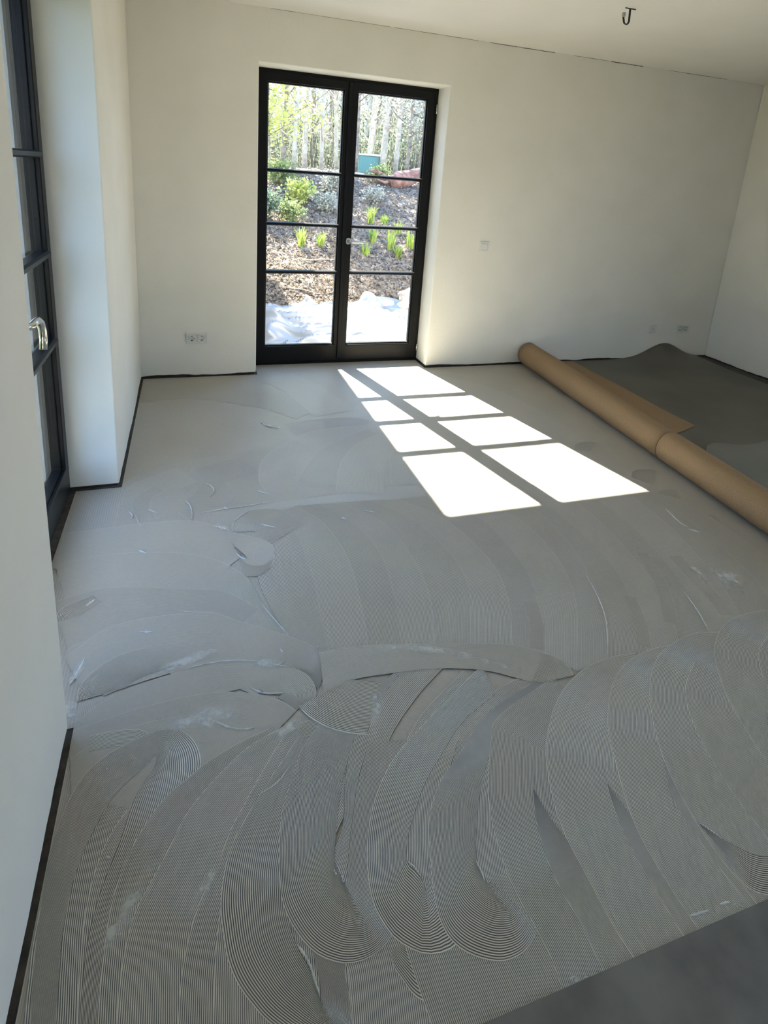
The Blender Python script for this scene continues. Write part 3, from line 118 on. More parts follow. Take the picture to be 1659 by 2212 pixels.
[[[1.529,-3.785],[1.528,-3.755],[1.527,-3.725],[1.526,-3.695],[1.527,-3.664],[1.528,-3.634],[1.53,-3.604],[1.533,-3.574],[1.54,-3.545],[1.551,-3.517],[1.567,-3.491],[1.584,-3.467],[1.603,-3.443],[1.62,-3.418]],[[1.689,-3.78],[1.676,-3.75],[1.662,-3.72],[1.649,-3.694],[1.637,-3.668],[1.626,-3.639],[1.616,-3.611],[1.606,-3.587],[1.598,-3.564],[1.595,-3.539],[1.598,-3.512],[1.604,-3.481],[1.613,-3.45],[1.62,-3.418]],0.7,-0.02,0,0.0039],
[[[1.553,-3.877],[1.551,-3.829],[1.549,-3.781],[1.548,-3.733],[1.546,-3.684],[1.55,-3.636],[1.558,-3.589],[1.569,-3.542],[1.582,-3.496],[1.599,-3.45],[1.619,-3.407],[1.643,-3.365],[1.669,-3.324],[1.697,-3.285],[1.727,-3.248],[1.761,-3.213],[1.796,-3.181],[1.835,-3.152],[1.876,-3.127],[1.921,-3.108],[1.967,-3.094],[2.013,-3.082],[2.061,-3.074],[2.109,-3.073],[2.156,-3.082],[2.203,-3.093]],[[1.833,-3.866],[1.831,-3.818],[1.829,-3.771],[1.827,-3.723],[1.826,-3.691],[1.828,-3.672],[1.833,-3.643],[1.84,-3.613],[1.848,-3.583],[1.858,-3.557],[1.868,-3.534],[1.883,-3.509],[1.901,-3.481],[1.919,-3.455],[1.937,-3.433],[1.955,-3.414],[1.975,-3.397],[1.991,-3.384],[2.002,-3.377],[2.017,-3.371],[2.044,-3.363],[2.071,-3.356],[2.087,-3.353],[2.086,-3.352],[2.097,-3.356],[2.138,-3.365]],1,0.02,0,0.0039],
[[[1.693,-3.858],[1.696,-3.817],[1.698,-3.776],[1.7,-3.735],[1.703,-3.694],[1.707,-3.653],[1.711,-3.612],[1.716,-3.572],[1.725,-3.532],[1.735,-3.492],[1.747,-3.453],[1.762,-3.414],[1.779,-3.377],[1.798,-3.341],[1.821,-3.307],[1.847,-3.275],[1.877,-3.248],[1.911,-3.224],[1.946,-3.203],[1.981,-3.181]],[[1.943,-3.873],[1.945,-3.832],[1.947,-3.791],[1.95,-3.751],[1.952,-3.714],[1.956,-3.676],[1.959,-3.641],[1.963,-3.614],[1.968,-3.59],[1.975,-3.562],[1.984,-3.533],[1.993,-3.509],[2.002,-3.488],[2.012,-3.47],[2.022,-3.456],[2.028,-3.448],[2.033,-3.444],[2.047,-3.434],[2.078,-3.415],[2.115,-3.392]],0.8,-0.01,0,0.0039],
[[[1.839,-3.709],[1.85,-3.666],[1.862,-3.622],[1.875,-3.58],[1.889,-3.537],[1.903,-3.494],[1.917,-3.452],[1.933,-3.41],[1.95,-3.369],[1.968,-3.328],[1.991,-3.289],[2.016,-3.252],[2.042,-3.216],[2.071,-3.182],[2.103,-3.15],[2.139,-3.123],[2.176,-3.098],[2.216,-3.077],[2.257,-3.061],[2.301,-3.05],[2.345,-3.044],[2.39,-3.041],[2.434,-3.041],[2.479,-3.044],[2.522,-3.056],[2.565,-3.069]],[[2.149,-3.79],[2.16,-3.748],[2.169,-3.711],[2.181,-3.675],[2.193,-3.635],[2.206,-3.596],[2.219,-3.56],[2.231,-3.526],[2.243,-3.496],[2.252,-3.476],[2.262,-3.459],[2.278,-3.436],[2.294,-3.413],[2.306,-3.399],[2.314,-3.391],[2.325,-3.383],[2.338,-3.374],[2.35,-3.368],[2.356,-3.365],[2.361,-3.364],[2.377,-3.362],[2.401,-3.361],[2.424,-3.36],[2.426,-3.359],[2.433,-3.363],[2.469,-3.374]],1,0.01,0,0.0039],
[[[2.044,-3.56],[2.055,-3.521],[2.067,-3.482],[2.081,-3.443],[2.098,-3.406],[2.116,-3.369],[2.136,-3.334],[2.159,-3.3],[2.184,-3.268],[2.212,-3.238],[2.242,-3.211],[2.276,-3.188],[2.313,-3.171],[2.352,-3.158],[2.391,-3.148],[2.43,-3.136]],[[2.333,-3.642],[2.343,-3.604],[2.351,-3.577],[2.358,-3.558],[2.37,-3.533],[2.381,-3.509],[2.39,-3.492],[2.399,-3.479],[2.411,-3.464],[2.423,-3.452],[2.429,-3.446],[2.425,-3.448],[2.421,-3.45],[2.436,-3.446],[2.473,-3.436],[2.516,-3.423]],1,-0.02,0,0.0039],
[[[1.559,-3.609],[1.561,-3.63],[1.563,-3.651],[1.564,-3.671],[1.562,-3.692],[1.556,-3.712],[1.554,-3.733],[1.557,-3.753],[1.571,-3.769],[1.589,-3.779],[1.609,-3.786],[1.629,-3.789],[1.65,-3.789],[1.671,-3.788]],[[1.561,-3.609],[1.568,-3.623],[1.576,-3.637],[1.584,-3.651],[1.595,-3.663],[1.605,-3.675],[1.616,-3.687],[1.627,-3.698],[1.64,-3.707],[1.654,-3.714],[1.67,-3.718],[1.685,-3.722],[1.701,-3.726],[1.716,-3.73]],1.2,0.0,0,0.0052],
[[[0.733,-2.831],[0.776,-2.827],[0.819,-2.826],[0.861,-2.831],[0.904,-2.837],[0.946,-2.845],[0.988,-2.853],[1.03,-2.862],[1.072,-2.871],[1.114,-2.881],[1.155,-2.891],[1.197,-2.901],[1.239,-2.911],[1.28,-2.922],[1.322,-2.933],[1.363,-2.946],[1.402,-2.962],[1.44,-2.982],[1.475,-3.007],[1.505,-3.037],[1.526,-3.074],[1.53,-3.117]],[[0.713,-2.99],[0.745,-2.979],[0.778,-2.968],[0.812,-2.962],[0.846,-2.961],[0.88,-2.963],[0.915,-2.966],[0.949,-2.969],[0.983,-2.972],[1.017,-2.976],[1.051,-2.98],[1.085,-2.986],[1.119,-2.993],[1.152,-3.002],[1.185,-3.012],[1.217,-3.023],[1.249,-3.036],[1.279,-3.052],[1.308,-3.071],[1.337,-3.09],[1.365,-3.109],[1.397,-3.121]],0.3,-0.04,0,0.0052],
[[[1.476,-3.013],[1.488,-3.022],[1.5,-3.031],[1.511,-3.041],[1.52,-3.053],[1.527,-3.067],[1.531,-3.081],[1.532,-3.096],[1.528,-3.111],[1.524,-3.125]],[[1.378,-3.11],[1.381,-3.112],[1.384,-3.113],[1.387,-3.115],[1.39,-3.116],[1.392,-3.118],[1.395,-3.12],[1.398,-3.121],[1.401,-3.123],[1.404,-3.124]],1.1,0.0,0,0.0052],
[[[0.631,-3.012],[0.639,-3.028],[0.647,-3.043],[0.657,-3.058],[0.669,-3.072],[0.681,-3.085],[0.694,-3.097],[0.707,-3.108],[0.722,-3.118],[0.738,-3.127],[0.753,-3.135],[0.77,-3.142],[0.786,-3.148],[0.803,-3.154]],[[0.803,-2.957],[0.81,-2.96],[0.818,-2.962],[0.825,-2.965],[0.832,-2.968],[0.84,-2.97],[0.847,-2.973],[0.854,-2.976],[0.861,-2.979],[0.869,-2.982],[0.876,-2.985],[0.883,-2.988],[0.89,-2.991],[0.897,-2.995]],1.3,0.06,0,0.0052]]
BEADS = [
[[[0.373,-1.895],[0.439,-1.889],[0.505,-1.883],[0.57,-1.878],[0.636,-1.872],[0.702,-1.866]],0.006],
[[[0.505,-2.076],[0.509,-2.039],[0.516,-2.002],[0.537,-1.971],[0.564,-1.946],[0.592,-1.921]],0.01],
[[[0.428,-2.005],[0.44,-2.017],[0.453,-2.03],[0.466,-2.041],[0.48,-2.052],[0.494,-2.062]],0.02],
[[[0.327,-1.834],[0.331,-1.855],[0.335,-1.876],[0.337,-1.897],[0.336,-1.919],[0.334,-1.94]],0.008],
[[[0.507,-2.23],[0.513,-2.242],[0.519,-2.253],[0.526,-2.264],[0.534,-2.273],[0.544,-2.282]],0.012],
[[[0.572,-2.545],[0.586,-2.582],[0.6,-2.618],[0.615,-2.654],[0.63,-2.69],[0.646,-2.726]],0.007],
[[[-0.029,-2.421],[-0.024,-2.415],[-0.019,-2.409],[-0.013,-2.403],[-0.008,-2.397],[-0.003,-2.391]],0.014],
[[[-0.024,-2.767],[-0.017,-2.748],[-0.011,-2.728],[-0.005,-2.708],[-0.0,-2.688],[0.003,-2.668]],0.016],
[[[0.188,-2.795],[0.234,-2.78],[0.281,-2.766],[0.329,-2.755],[0.376,-2.745],[0.424,-2.734]],0.03],
[[[0.308,-2.79],[0.379,-2.785],[0.45,-2.791],[0.519,-2.811],[0.584,-2.841],[0.647,-2.874]],0.009],
[[[0.499,-2.911],[0.514,-2.926],[0.532,-2.938],[0.552,-2.947],[0.573,-2.951],[0.594,-2.954]],0.012],
[[[0.378,-2.993],[0.399,-3.01],[0.421,-3.027],[0.444,-3.041],[0.47,-3.049],[0.497,-3.051]],0.012],
[[[0.63,-3.016],[0.655,-3.056],[0.686,-3.09],[0.723,-3.119],[0.765,-3.14],[0.809,-3.156]],0.007],
[[[0.814,-3.153],[0.832,-3.124],[0.849,-3.094],[0.865,-3.064],[0.878,-3.032],[0.89,-3.0]],0.03],
[[[0.722,-2.798],[0.724,-2.801],[0.727,-2.803],[0.729,-2.806],[0.732,-2.808],[0.734,-2.811]],0.02],
[[[0.761,-2.83],[0.765,-2.827],[0.769,-2.824],[0.772,-2.822],[0.776,-2.819],[0.78,-2.816]],0.02],
[[[1.899,-2.686],[1.874,-2.772],[1.844,-2.856],[1.805,-2.936],[1.754,-3.009],[1.699,-3.079]],0.008],
[[[2.235,-2.876],[2.222,-2.918],[2.208,-2.96],[2.192,-3.001],[2.173,-3.041],[2.154,-3.081]],0.008],
[[[2.176,-3.001],[2.172,-3.016],[2.167,-3.03],[2.163,-3.045],[2.158,-3.059],[2.152,-3.073]],0.05],
[[[2.513,-2.748],[2.505,-2.789],[2.496,-2.829],[2.486,-2.87],[2.473,-2.909],[2.46,-2.949]],0.09],
[[[2.409,-2.708],[2.404,-2.741],[2.398,-2.774],[2.392,-2.807],[2.382,-2.839],[2.371,-2.871]],0.03],
[[[0.829,-2.827],[0.95,-2.86],[1.07,-2.896],[1.186,-2.946],[1.29,-3.016],[1.388,-3.094]],0.025],
[[[0.638,-3.446],[0.641,-3.454],[0.643,-3.463],[0.645,-3.471],[0.647,-3.48],[0.649,-3.488]],0.02],
[[[0.804,-3.487],[0.809,-3.494],[0.815,-3.501],[0.818,-3.508],[0.821,-3.517],[0.823,-3.525]],0.007],
[[[0.963,-3.53],[0.963,-3.539],[0.964,-3.548],[0.964,-3.556],[0.964,-3.565],[0.962,-3.574]],0.008],
[[[1.032,-3.677],[1.033,-3.679],[1.034,-3.681],[1.035,-3.683],[1.036,-3.685],[1.037,-3.687]],0.02],
[[[0.917,-3.748],[0.917,-3.755],[0.917,-3.762],[0.917,-3.769],[0.917,-3.776],[0.917,-3.783]],0.025],
[[[1.562,-3.608],[1.568,-3.617],[1.574,-3.626],[1.579,-3.636],[1.584,-3.646],[1.587,-3.656]],0.006],
[[[1.379,-3.76],[1.389,-3.761],[1.399,-3.762],[1.408,-3.762],[1.418,-3.763],[1.428,-3.764]],0.012],
[[[1.464,-3.762],[1.469,-3.762],[1.474,-3.763],[1.48,-3.763],[1.485,-3.764],[1.49,-3.764]],0.012],
[[[1.483,-3.777],[1.491,-3.777],[1.499,-3.778],[1.506,-3.778],[1.514,-3.779],[1.522,-3.779]],0.02],
[[[1.039,-3.783],[1.05,-3.784],[1.061,-3.784],[1.071,-3.785],[1.082,-3.785],[1.093,-3.786]],0.02],
[[[0.528,-3.568],[0.538,-3.584],[0.546,-3.602],[0.551,-3.62],[0.554,-3.639],[0.558,-3.658]],0.012],
[[[0.645,-1.749],[0.655,-1.758],[0.665,-1.768],[0.676,-1.777],[0.686,-1.787],[0.696,-1.796]],0.01],
[[[0.48,-1.865],[0.483,-1.871],[0.486,-1.876],[0.489,-1.882],[0.492,-1.887],[0.495,-1.893]],0.012],
[[[0.145,-1.819],[0.152,-1.826],[0.16,-1.833],[0.167,-1.841],[0.175,-1.848],[0.182,-1.855]],0.01],
[[[0.062,-1.818],[0.069,-1.831],[0.076,-1.844],[0.081,-1.857],[0.081,-1.872],[0.079,-1.886]],0.01],
[[[0.093,-1.859],[0.099,-1.878],[0.104,-1.898],[0.11,-1.917],[0.117,-1.936],[0.126,-1.954]],0.006],
[[[0.629,-2.044],[0.642,-2.052],[0.654,-2.06],[0.667,-2.068],[0.679,-2.076],[0.692,-2.084]],0.01],
[[[0.7,-2.129],[0.704,-2.134],[0.708,-2.139],[0.711,-2.144],[0.715,-2.149],[0.719,-2.154]],0.02],
[[[0.405,-1.628],[0.423,-1.653],[0.437,-1.681],[0.441,-1.712],[0.431,-1.741],[0.416,-1.769]],0.01],
[[[0.306,-1.767],[0.315,-1.788],[0.323,-1.809],[0.33,-1.831],[0.335,-1.854],[0.339,-1.876]],0.008],
[[[1.116,-2.031],[1.126,-2.036],[1.136,-2.042],[1.146,-2.047],[1.156,-2.053],[1.166,-2.058]],0.012],
[[[1.0,-2.067],[1.003,-2.071],[1.007,-2.075],[1.01,-2.078],[1.014,-2.082],[1.017,-2.086]],0.016],
[[[0.75,-0.908],[0.768,-0.941],[0.787,-0.973],[0.813,-1.0],[0.845,-1.018],[0.878,-1.036]],0.02],
[[[2.647,-2.34],[2.64,-2.373],[2.633,-2.406],[2.627,-2.439],[2.624,-2.472],[2.634,-2.504]],0.01],
[[[2.622,-2.514],[2.629,-2.521],[2.636,-2.528],[2.644,-2.535],[2.651,-2.542],[2.658,-2.549]],0.014],
[[[0.158,-2.591],[0.167,-2.594],[0.176,-2.596],[0.185,-2.599],[0.194,-2.601],[0.203,-2.604]],0.012],
[[[0.284,-2.52],[0.298,-2.526],[0.312,-2.532],[0.327,-2.537],[0.341,-2.543],[0.355,-2.549]],0.004],
[[[0.482,-3.245],[0.503,-3.238],[0.524,-3.23],[0.543,-3.219],[0.56,-3.204],[0.575,-3.188]],0.006],
[[[0.15,-3.476],[0.15,-3.493],[0.15,-3.511],[0.151,-3.496],[0.151,-3.478],[0.152,-3.461]],0.03],
[[[0.609,-2.78],[0.611,-2.784],[0.612,-2.787],[0.614,-2.791],[0.615,-2.794],[0.617,-2.798]],0.01],
[[[0.127,-2.128],[0.133,-2.133],[0.139,-2.137],[0.144,-2.142],[0.15,-2.146],[0.156,-2.151]],0.016],
[[[0.112,-3.07],[0.113,-3.071],[0.113,-3.072],[0.114,-3.074],[0.114,-3.075],[0.115,-3.076]],0.01],
[[[0.137,-3.291],[0.138,-3.293],[0.14,-3.294],[0.141,-3.296],[0.143,-3.297],[0.144,-3.299]],0.012],
[[[0.221,-2.982],[0.276,-2.982],[0.331,-2.983],[0.387,-2.985],[0.442,-2.986],[0.497,-2.984]],0.05],
[[[0.148,-3.497],[0.167,-3.462],[0.186,-3.426],[0.205,-3.391],[0.227,-3.356],[0.248,-3.322]],0.035],
[[[0.309,-3.482],[0.324,-3.454],[0.34,-3.427],[0.359,-3.402],[0.38,-3.378],[0.401,-3.354]],0.022],
[[[0.543,-3.103],[0.559,-3.093],[0.574,-3.084],[0.591,-3.076],[0.609,-3.072],[0.627,-3.069]],0.03],
[[[-0.017,-2.811],[-0.013,-2.835],[-0.008,-2.858],[-0.002,-2.881],[0.005,-2.904],[0.013,-2.927]],0.035],
[[[0.499,-2.804],[0.521,-2.813],[0.543,-2.822],[0.564,-2.832],[0.585,-2.843],[0.606,-2.854]],0.03]]
# ------------------------------------------------------------------ helpers
def link(o): COL.objects.link(o); return o
def tag(o, label=None, cat=None, group=None, kind=None):
    if label: o['label'] = label
    if cat: o['category'] = cat
    if group: o['group'] = group
    if kind: o['kind'] = kind
    return o
def obj(name, bm, mat, parent=None, smooth=False, recalc=True):
    me = bpy.data.meshes.new(name)
    if recalc: bmesh.ops.recalc_face_normals(bm, faces=bm.faces)
    bm.to_mesh(me); bm.free()
    if smooth:
        for p in me.polygons: p.use_smooth = True
    if mat:
        for m in (mat if isinstance(mat, (list, tuple)) else [mat]): me.materials.append(m)
    o = link(bpy.data.objects.new(name, me))
    if parent: o.parent = parent
    return o
def empty(name, loc, rz=0, **k):
    o = link(bpy.data.objects.new(name, None)); o.empty_display_size = .1; o.location = loc; o.rotation_euler = (0, 0, rz)
    tag(o, **k); return o
def bx(bm, x0, x1, y0, y1, z0, z1, mi=0):
    v = [bm.verts.new(p) for p in ((x0,y0,z0),(x1,y0,z0),(x1,y1,z0),(x0,y1,z0),(x0,y0,z1),(x1,y0,z1),(x1,y1,z1),(x0,y1,z1))]
    for f in ((3,2,1,0),(4,5,6,7),(0,1,5,4),(1,2,6,5),(2,3,7,6),(3,0,4,7)):
        fa = bm.faces.new([v[i] for i in f]); fa.material_index = mi
def bev(o, w=.003, seg=2, ang=35):
    m = o.modifiers.new('bevel', 'BEVEL'); m.width = w; m.segments = seg; m.limit_method = 'ANGLE'; m.angle_limit = radians(ang)
    return o
def tube(bm, pts, rad, n=10, cap=True, mi=0):
    pts = [Vector(p) for p in pts]; rings = []
    if not isinstance(rad, (list, tuple)): rad = [rad] * len(pts)
    a = None
    for i, p in enumerate(pts):
        t = (pts[min(i+1, len(pts)-1)] - pts[max(i-1, 0)]).normalized()
        if a is None:
            a = t.cross(Vector((0, 0, 1)))
            if a.length < .05: a = t.cross(Vector((1, 0, 0)))
        else:
            a = a - t*a.dot(t)
        a.normalize(); b = t.cross(a)
        rings.append([bm.verts.new(p + (a*cos(2*pi*k/n) + b*sin(2*pi*k/n)) * rad[i]) for k in range(n)])
    for r0, r1 in zip(rings, rings[1:]):
        for k in range(n):
            f = bm.faces.new((r0[k], r0[(k+1)%n], r1[(k+1)%n], r1[k])); f.smooth = True; f.material_index = mi
    if cap:
        for r in (rings[0], rings[-1]):
            f = bm.faces.new(r); f.material_index = mi
def cyl(bm, c, axis, r, h, n=24, mi=0):
    c = Vector(c); a = Vector(axis).normalized(); tube(bm, [c - a*h/2, c + a*h/2], r, n, True, mi)

# ------------------------------------------------------------------ materials
def newmat(name):
    m = bpy.data.materials.new(name); m.use_nodes = True; return m, m.node_tree, m.node_tree.nodes['Principled BSDF']
def nd(nt, t, **k):
    n = nt.nodes.new(t)
    for a, b in k.items(): setattr(n, a, b)
    return n
def mth(nt, op, a, b=None, c=None, clamp=False):
    n = nt.nodes.new('ShaderNodeMath'); n.operation = op; n.use_clamp = clamp
    for i, v in enumerate((a, b, c)):
        if v is None: continue
        if isinstance(v, (int, float)): n.inputs[i].default_value = v
        else: nt.links.new(v, n.inputs[i])
    return n.outputs[0]
def simple(name, c1, c2=None, scale=8, rough=.6, metal=0, bump=0, bscale=None, detail=4, spec=.5, coords='Object', lo=.35, hi=.65):
    m, nt, p = newmat(name)
    p.inputs['Base Color'].default_value = (*c1, 1); p.inputs['Roughness'].default_value = rough; p.inputs['Metallic'].default_value = metal
    p.inputs['Specular IOR Level'].default_value = spec
    tcn = nd(nt, 'ShaderNodeTexCoord'); co = tcn.outputs[coords]
    if c2:
        n = nd(nt, 'ShaderNodeTexNoise'); n.inputs['Scale'].default_value = scale; n.inputs['Detail'].default_value = detail
        nt.links.new(co, n.inputs[0]); r = nd(nt, 'ShaderNodeValToRGB'); nt.links.new(n.outputs[0], r.inputs[0])
        r.color_ramp.elements[0].position = lo; r.color_ramp.elements[1].position = hi
        r.color_ramp.elements[0].color = (*c1, 1); r.color_ramp.elements[1].color = (*c2, 1)
        nt.links.new(r.outputs[0], p.inputs['Base Color'])
    if bump:
        n = nd(nt, 'ShaderNodeTexNoise'); n.inputs['Scale'].default_value = bscale or scale*4; n.inputs['Detail'].default_value = 5
        nt.links.new(co, n.inputs[0]); b = nd(nt, 'ShaderNodeBump'); b.inputs['Distance'].default_value = bump
        nt.links.new(n.outputs[0], b.inputs['Height']); nt.links.new(b.outputs[0], p.inputs['Normal'])
    return m
M = {}
M['plaster'] = simple('plaster', (.79, .775, .70), (.83, .81, .74), 2.5, .85, bump=.0009, bscale=45, spec=.2)
M['ceiling'] = simple('ceiling_paint', (.80, .79, .75), (.82, .81, .77), 3, .9, bump=.001, bscale=60, spec=.2)
M['screed'] = simple('screed', (.045, .038, .032), (.10, .085, .07), 20, .85, bump=.004, bscale=60)
M['footing'] = simple('raw_wall_foot', (.035, .022, .018), (.08, .045, .035), 30, .9, bump=.004, bscale=80)
M['frame'] = simple('black_frame_paint', (.007, .0075, .008), rough=.35, spec=.18)
M['steel'] = simple('brushed_steel', (.62, .60, .57), rough=.25, metal=1)
M['switch'] = simple('white_plastic', (.74, .735, .68), rough=.3)
M['hole'] = simple('dark_plastic', (.02, .02, .02), rough=.6)
M['wire'] = simple('black_wire', (.015, .015, .015), rough=.5)
M['clear'] = simple('grey_connector', (.45, .45, .42), rough=.3)
M['lino'] = simple('olive_grey_lino', (.098, .094, .075), (.125, .12, .096), 2.2, .52, bump=.0008, bscale=6)
M['lino_front'] = simple('dark_grey_lino', (.125, .124, .113), (.185, .183, .168), 9, .6, detail=8)
M['lino_back'] = simple('blue_grey_lino', (.155, .155, .138), (.18, .18, .16), 2.5, .5)
M['jute'] = simple('jute_backing', (.25, .158, .078), (.33, .218, .114), 260, .72, bump=.0009, bscale=380)
M['lime'] = simple('pale_adhesive', (.58, .59, .57), (.74, .75, .73), 30, .5, bump=.002, bscale=120)
M['soil'] = simple('mulch_soil', (.03, .022, .017), (.26, .21, .17), 9, .95, bump=.05, bscale=14, detail=10, lo=.38, hi=.62)
M['terrace'] = simple('terrace_ground', (.30, .28, .25), (.45, .42, .38), 4, .9, bump=.01)
M['render'] = simple('outer_render', (.72, .71, .68), (.76, .75, .72), 3, .9, bump=.003)
M['tarp'] = simple('plastic_tarp', (.21, .225, .25), (.27, .285, .31), 3, .25, spec=.6)
M['bark1'] = simple('grey_bark', (.16, .13, .10), (.36, .32, .27), 12, .9, bump=.01)
M['bark2'] = simple('pale_bark', (.36, .33, .28), (.60, .57, .50), 10, .9, bump=.01)
M['rust'] = simple('red_brown_wood', (.20, .085, .055), (.40, .22, .17), 10, .9, bump=.02)
M['teal'] = simple('teal_plastic', (.10, .26, .24), rough=.4)
M['white'] = simple('white_plastic_lid', (.8, .8, .8), rough=.4)
M['sack'] = simple('white_sack', (.30, .27, .24), (.42, .38, .34), 10, .8, bump=.01)
M['stone'] = simple('pale_stone', (.35, .28, .21), (.55, .48, .40), 8, .9, bump=.01)
def leafmat(name, c, c2, tr=.35):
    m, nt, p = newmat(name); g = nd(nt, 'ShaderNodeObjectInfo'); n = nd(nt, 'ShaderNodeTexNoise'); n.inputs['Scale'].default_value = 3.5
    tcn = nd(nt, 'ShaderNodeTexCoord'); nt.links.new(tcn.outputs['Object'], n.inputs[0])
    r = nd(nt, 'ShaderNodeMix', data_type='RGBA'); nt.links.new(n.outputs[0], r.inputs[0]); r.inputs[6].default_value = (*c, 1); r.inputs[7].default_value = (*c2, 1)
    d = nd(nt, 'ShaderNodeBsdfDiffuse'); t = nd(nt, 'ShaderNodeBsdfTranslucent'); mx = nd(nt, 'ShaderNodeMixShader'); mx.inputs[0].default_value = tr
    nt.links.new(r.outputs[2], d.inputs[0]); nt.links.new(r.outputs[2], t.inputs[0]); nt.links.new(d.outputs[0], mx.inputs[1]); nt.links.new(t.outputs[0], mx.inputs[2])
    nt.links.new(mx.outputs[0], nt.nodes['Material Output'].inputs[0]); return m
M['leaf_yellow'] = leafmat('spring_leaf', (.42, .46, .10), (.62, .64, .26), .5)
M['leaf_green'] = leafmat('mid_leaf', (.14, .20, .07), (.38, .42, .20), .4)
M['leaf_dark'] = leafmat('evergreen_leaf', (.07, .11, .07), (.20, .25, .19), .3)
M['twig'] = leafmat('twig', (.13, .12, .10), (.26, .24, .20), .2)
M['under'] = leafmat('undergrowth_leaf', (.10, .125, .09), (.24, .25, .20), .3)
M['leaf_pale'] = leafmat('pale_twig_leaf', (.34, .34, .28), (.55, .54, .46), .4)
M['blade'] = leafmat('iris_blade', (.22, .32, .05), (.44, .52, .14), .4)
M['litter'] = leafmat('dry_leaf', (.07, .05, .035), (.40, .34, .28), .2)
# thin window glass
m, nt, p = newmat('window_glass'); nt.nodes.remove(p)
tr = nd(nt, 'ShaderNodeBsdfTransparent'); tr.inputs[0].default_value = (.93, .95, .95, 1); gl = nd(nt, 'ShaderNodeBsdfGlossy'); gl.inputs['Roughness'].default_value = .02
fr = nd(nt, 'ShaderNodeLayerWeight'); fr.inputs[0].default_value = .5; mx = nd(nt, 'ShaderNodeMixShader'); nt.links.new(mth(nt, 'MULTIPLY_ADD', mth(nt, 'POWER', fr.outputs['Facing'], 4.0), .7, .03), mx.inputs[0]); nt.links.new(tr.outputs[0], mx.inputs[1]); nt.links.new(gl.outputs[0], mx.inputs[2])
nt.links.new(mx.outputs[0], nt.nodes['Material Output'].inputs[0]); M['glass'] = m
# combed adhesive: UV.y counts the trowel teeth, attribute "sweep" = (comb depth, tone)
m, nt, p = newmat('combed_adhesive'); M['adhesive'] = m
uvn = nd(nt, 'ShaderNodeUVMap'); sp = nd(nt, 'ShaderNodeSeparateXYZ'); nt.links.new(uvn.outputs[0], sp.inputs[0])
at = nd(nt, 'ShaderNodeAttribute'); at.attribute_name = 'sweep'; sc = nd(nt, 'ShaderNodeSeparateColor'); nt.links.new(at.outputs['Color'], sc.inputs[0])
tcn = nd(nt, 'ShaderNodeTexCoord')
nz = nd(nt, 'ShaderNodeTexNoise'); nz.inputs['Scale'].default_value = 3.0; nz.inputs['Detail'].default_value = 5; nt.links.new(tcn.outputs['Object'], nz.inputs[0])
nf = nd(nt, 'ShaderNodeTexNoise'); nf.inputs['Scale'].default_value = 70; nf.inputs['Detail'].default_value = 3; nt.links.new(tcn.outputs['Object'], nf.inputs[0])
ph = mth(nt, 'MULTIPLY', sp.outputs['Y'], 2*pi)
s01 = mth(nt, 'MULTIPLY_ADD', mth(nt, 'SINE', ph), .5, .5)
# wear: some stretches are combed less deeply
wear = mth(nt, 'MULTIPLY_ADD', nz.outputs[0], 1.6, .2, clamp=True)
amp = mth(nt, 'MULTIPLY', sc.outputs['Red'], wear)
hgt = mth(nt, 'MULTIPLY', mth(nt, 'POWER', s01, .8), amp)
tone = mth(nt, 'SUBTRACT', sc.outputs['Green'], .5)
# colour value: grooves darkened for their shade and the screed showing through, ridges lightened
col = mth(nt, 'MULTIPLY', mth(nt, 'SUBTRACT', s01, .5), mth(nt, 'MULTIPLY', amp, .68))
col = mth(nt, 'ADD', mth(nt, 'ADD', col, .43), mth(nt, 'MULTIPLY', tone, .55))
col = mth(nt, 'ADD', col, mth(nt, 'MULTIPLY', mth(nt, 'SUBTRACT', nf.outputs[0], .5), .07))
col = mth(nt, 'ADD', col, mth(nt, 'MULTIPLY', mth(nt, 'SUBTRACT', nz.outputs[0], .5), .08))
edge = mth(nt, 'MULTIPLY', mth(nt, 'LESS_THAN', sp.outputs['Y'], .9), mth(nt, 'GREATER_THAN', sp.outputs['Y'], .05))
col = mth(nt, 'ADD', col, mth(nt, 'MULTIPLY', edge, .05), clamp=True)
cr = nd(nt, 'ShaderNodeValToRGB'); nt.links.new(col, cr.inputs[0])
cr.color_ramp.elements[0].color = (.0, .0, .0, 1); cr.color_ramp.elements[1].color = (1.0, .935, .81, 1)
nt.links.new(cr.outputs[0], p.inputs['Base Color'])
ro = mth(nt, 'MULTIPLY_ADD', nz.outputs[0], .22, .25); ro = mth(nt, 'SUBTRACT', ro, mth(nt, 'MULTIPLY', sc.outputs['Blue'], .12)); ro = mth(nt, 'MAXIMUM', ro, .315); nt.links.new(ro, p.inputs['Roughness'])
h2 = mth(nt, 'ADD', hgt, mth(nt, 'MULTIPLY', edge, .6)); h2 = mth(nt, 'ADD', h2, mth(nt, 'MULTIPLY', nf.outputs[0], .25))
bp = nd(nt, 'ShaderNodeBump'); bp.inputs['Distance'].default_value = .0014; bp.inputs['Strength'].default_value = .9
nt.links.new(h2, bp.inputs['Height']); nt.links.new(bp.outputs[0], p.inputs['Normal'])

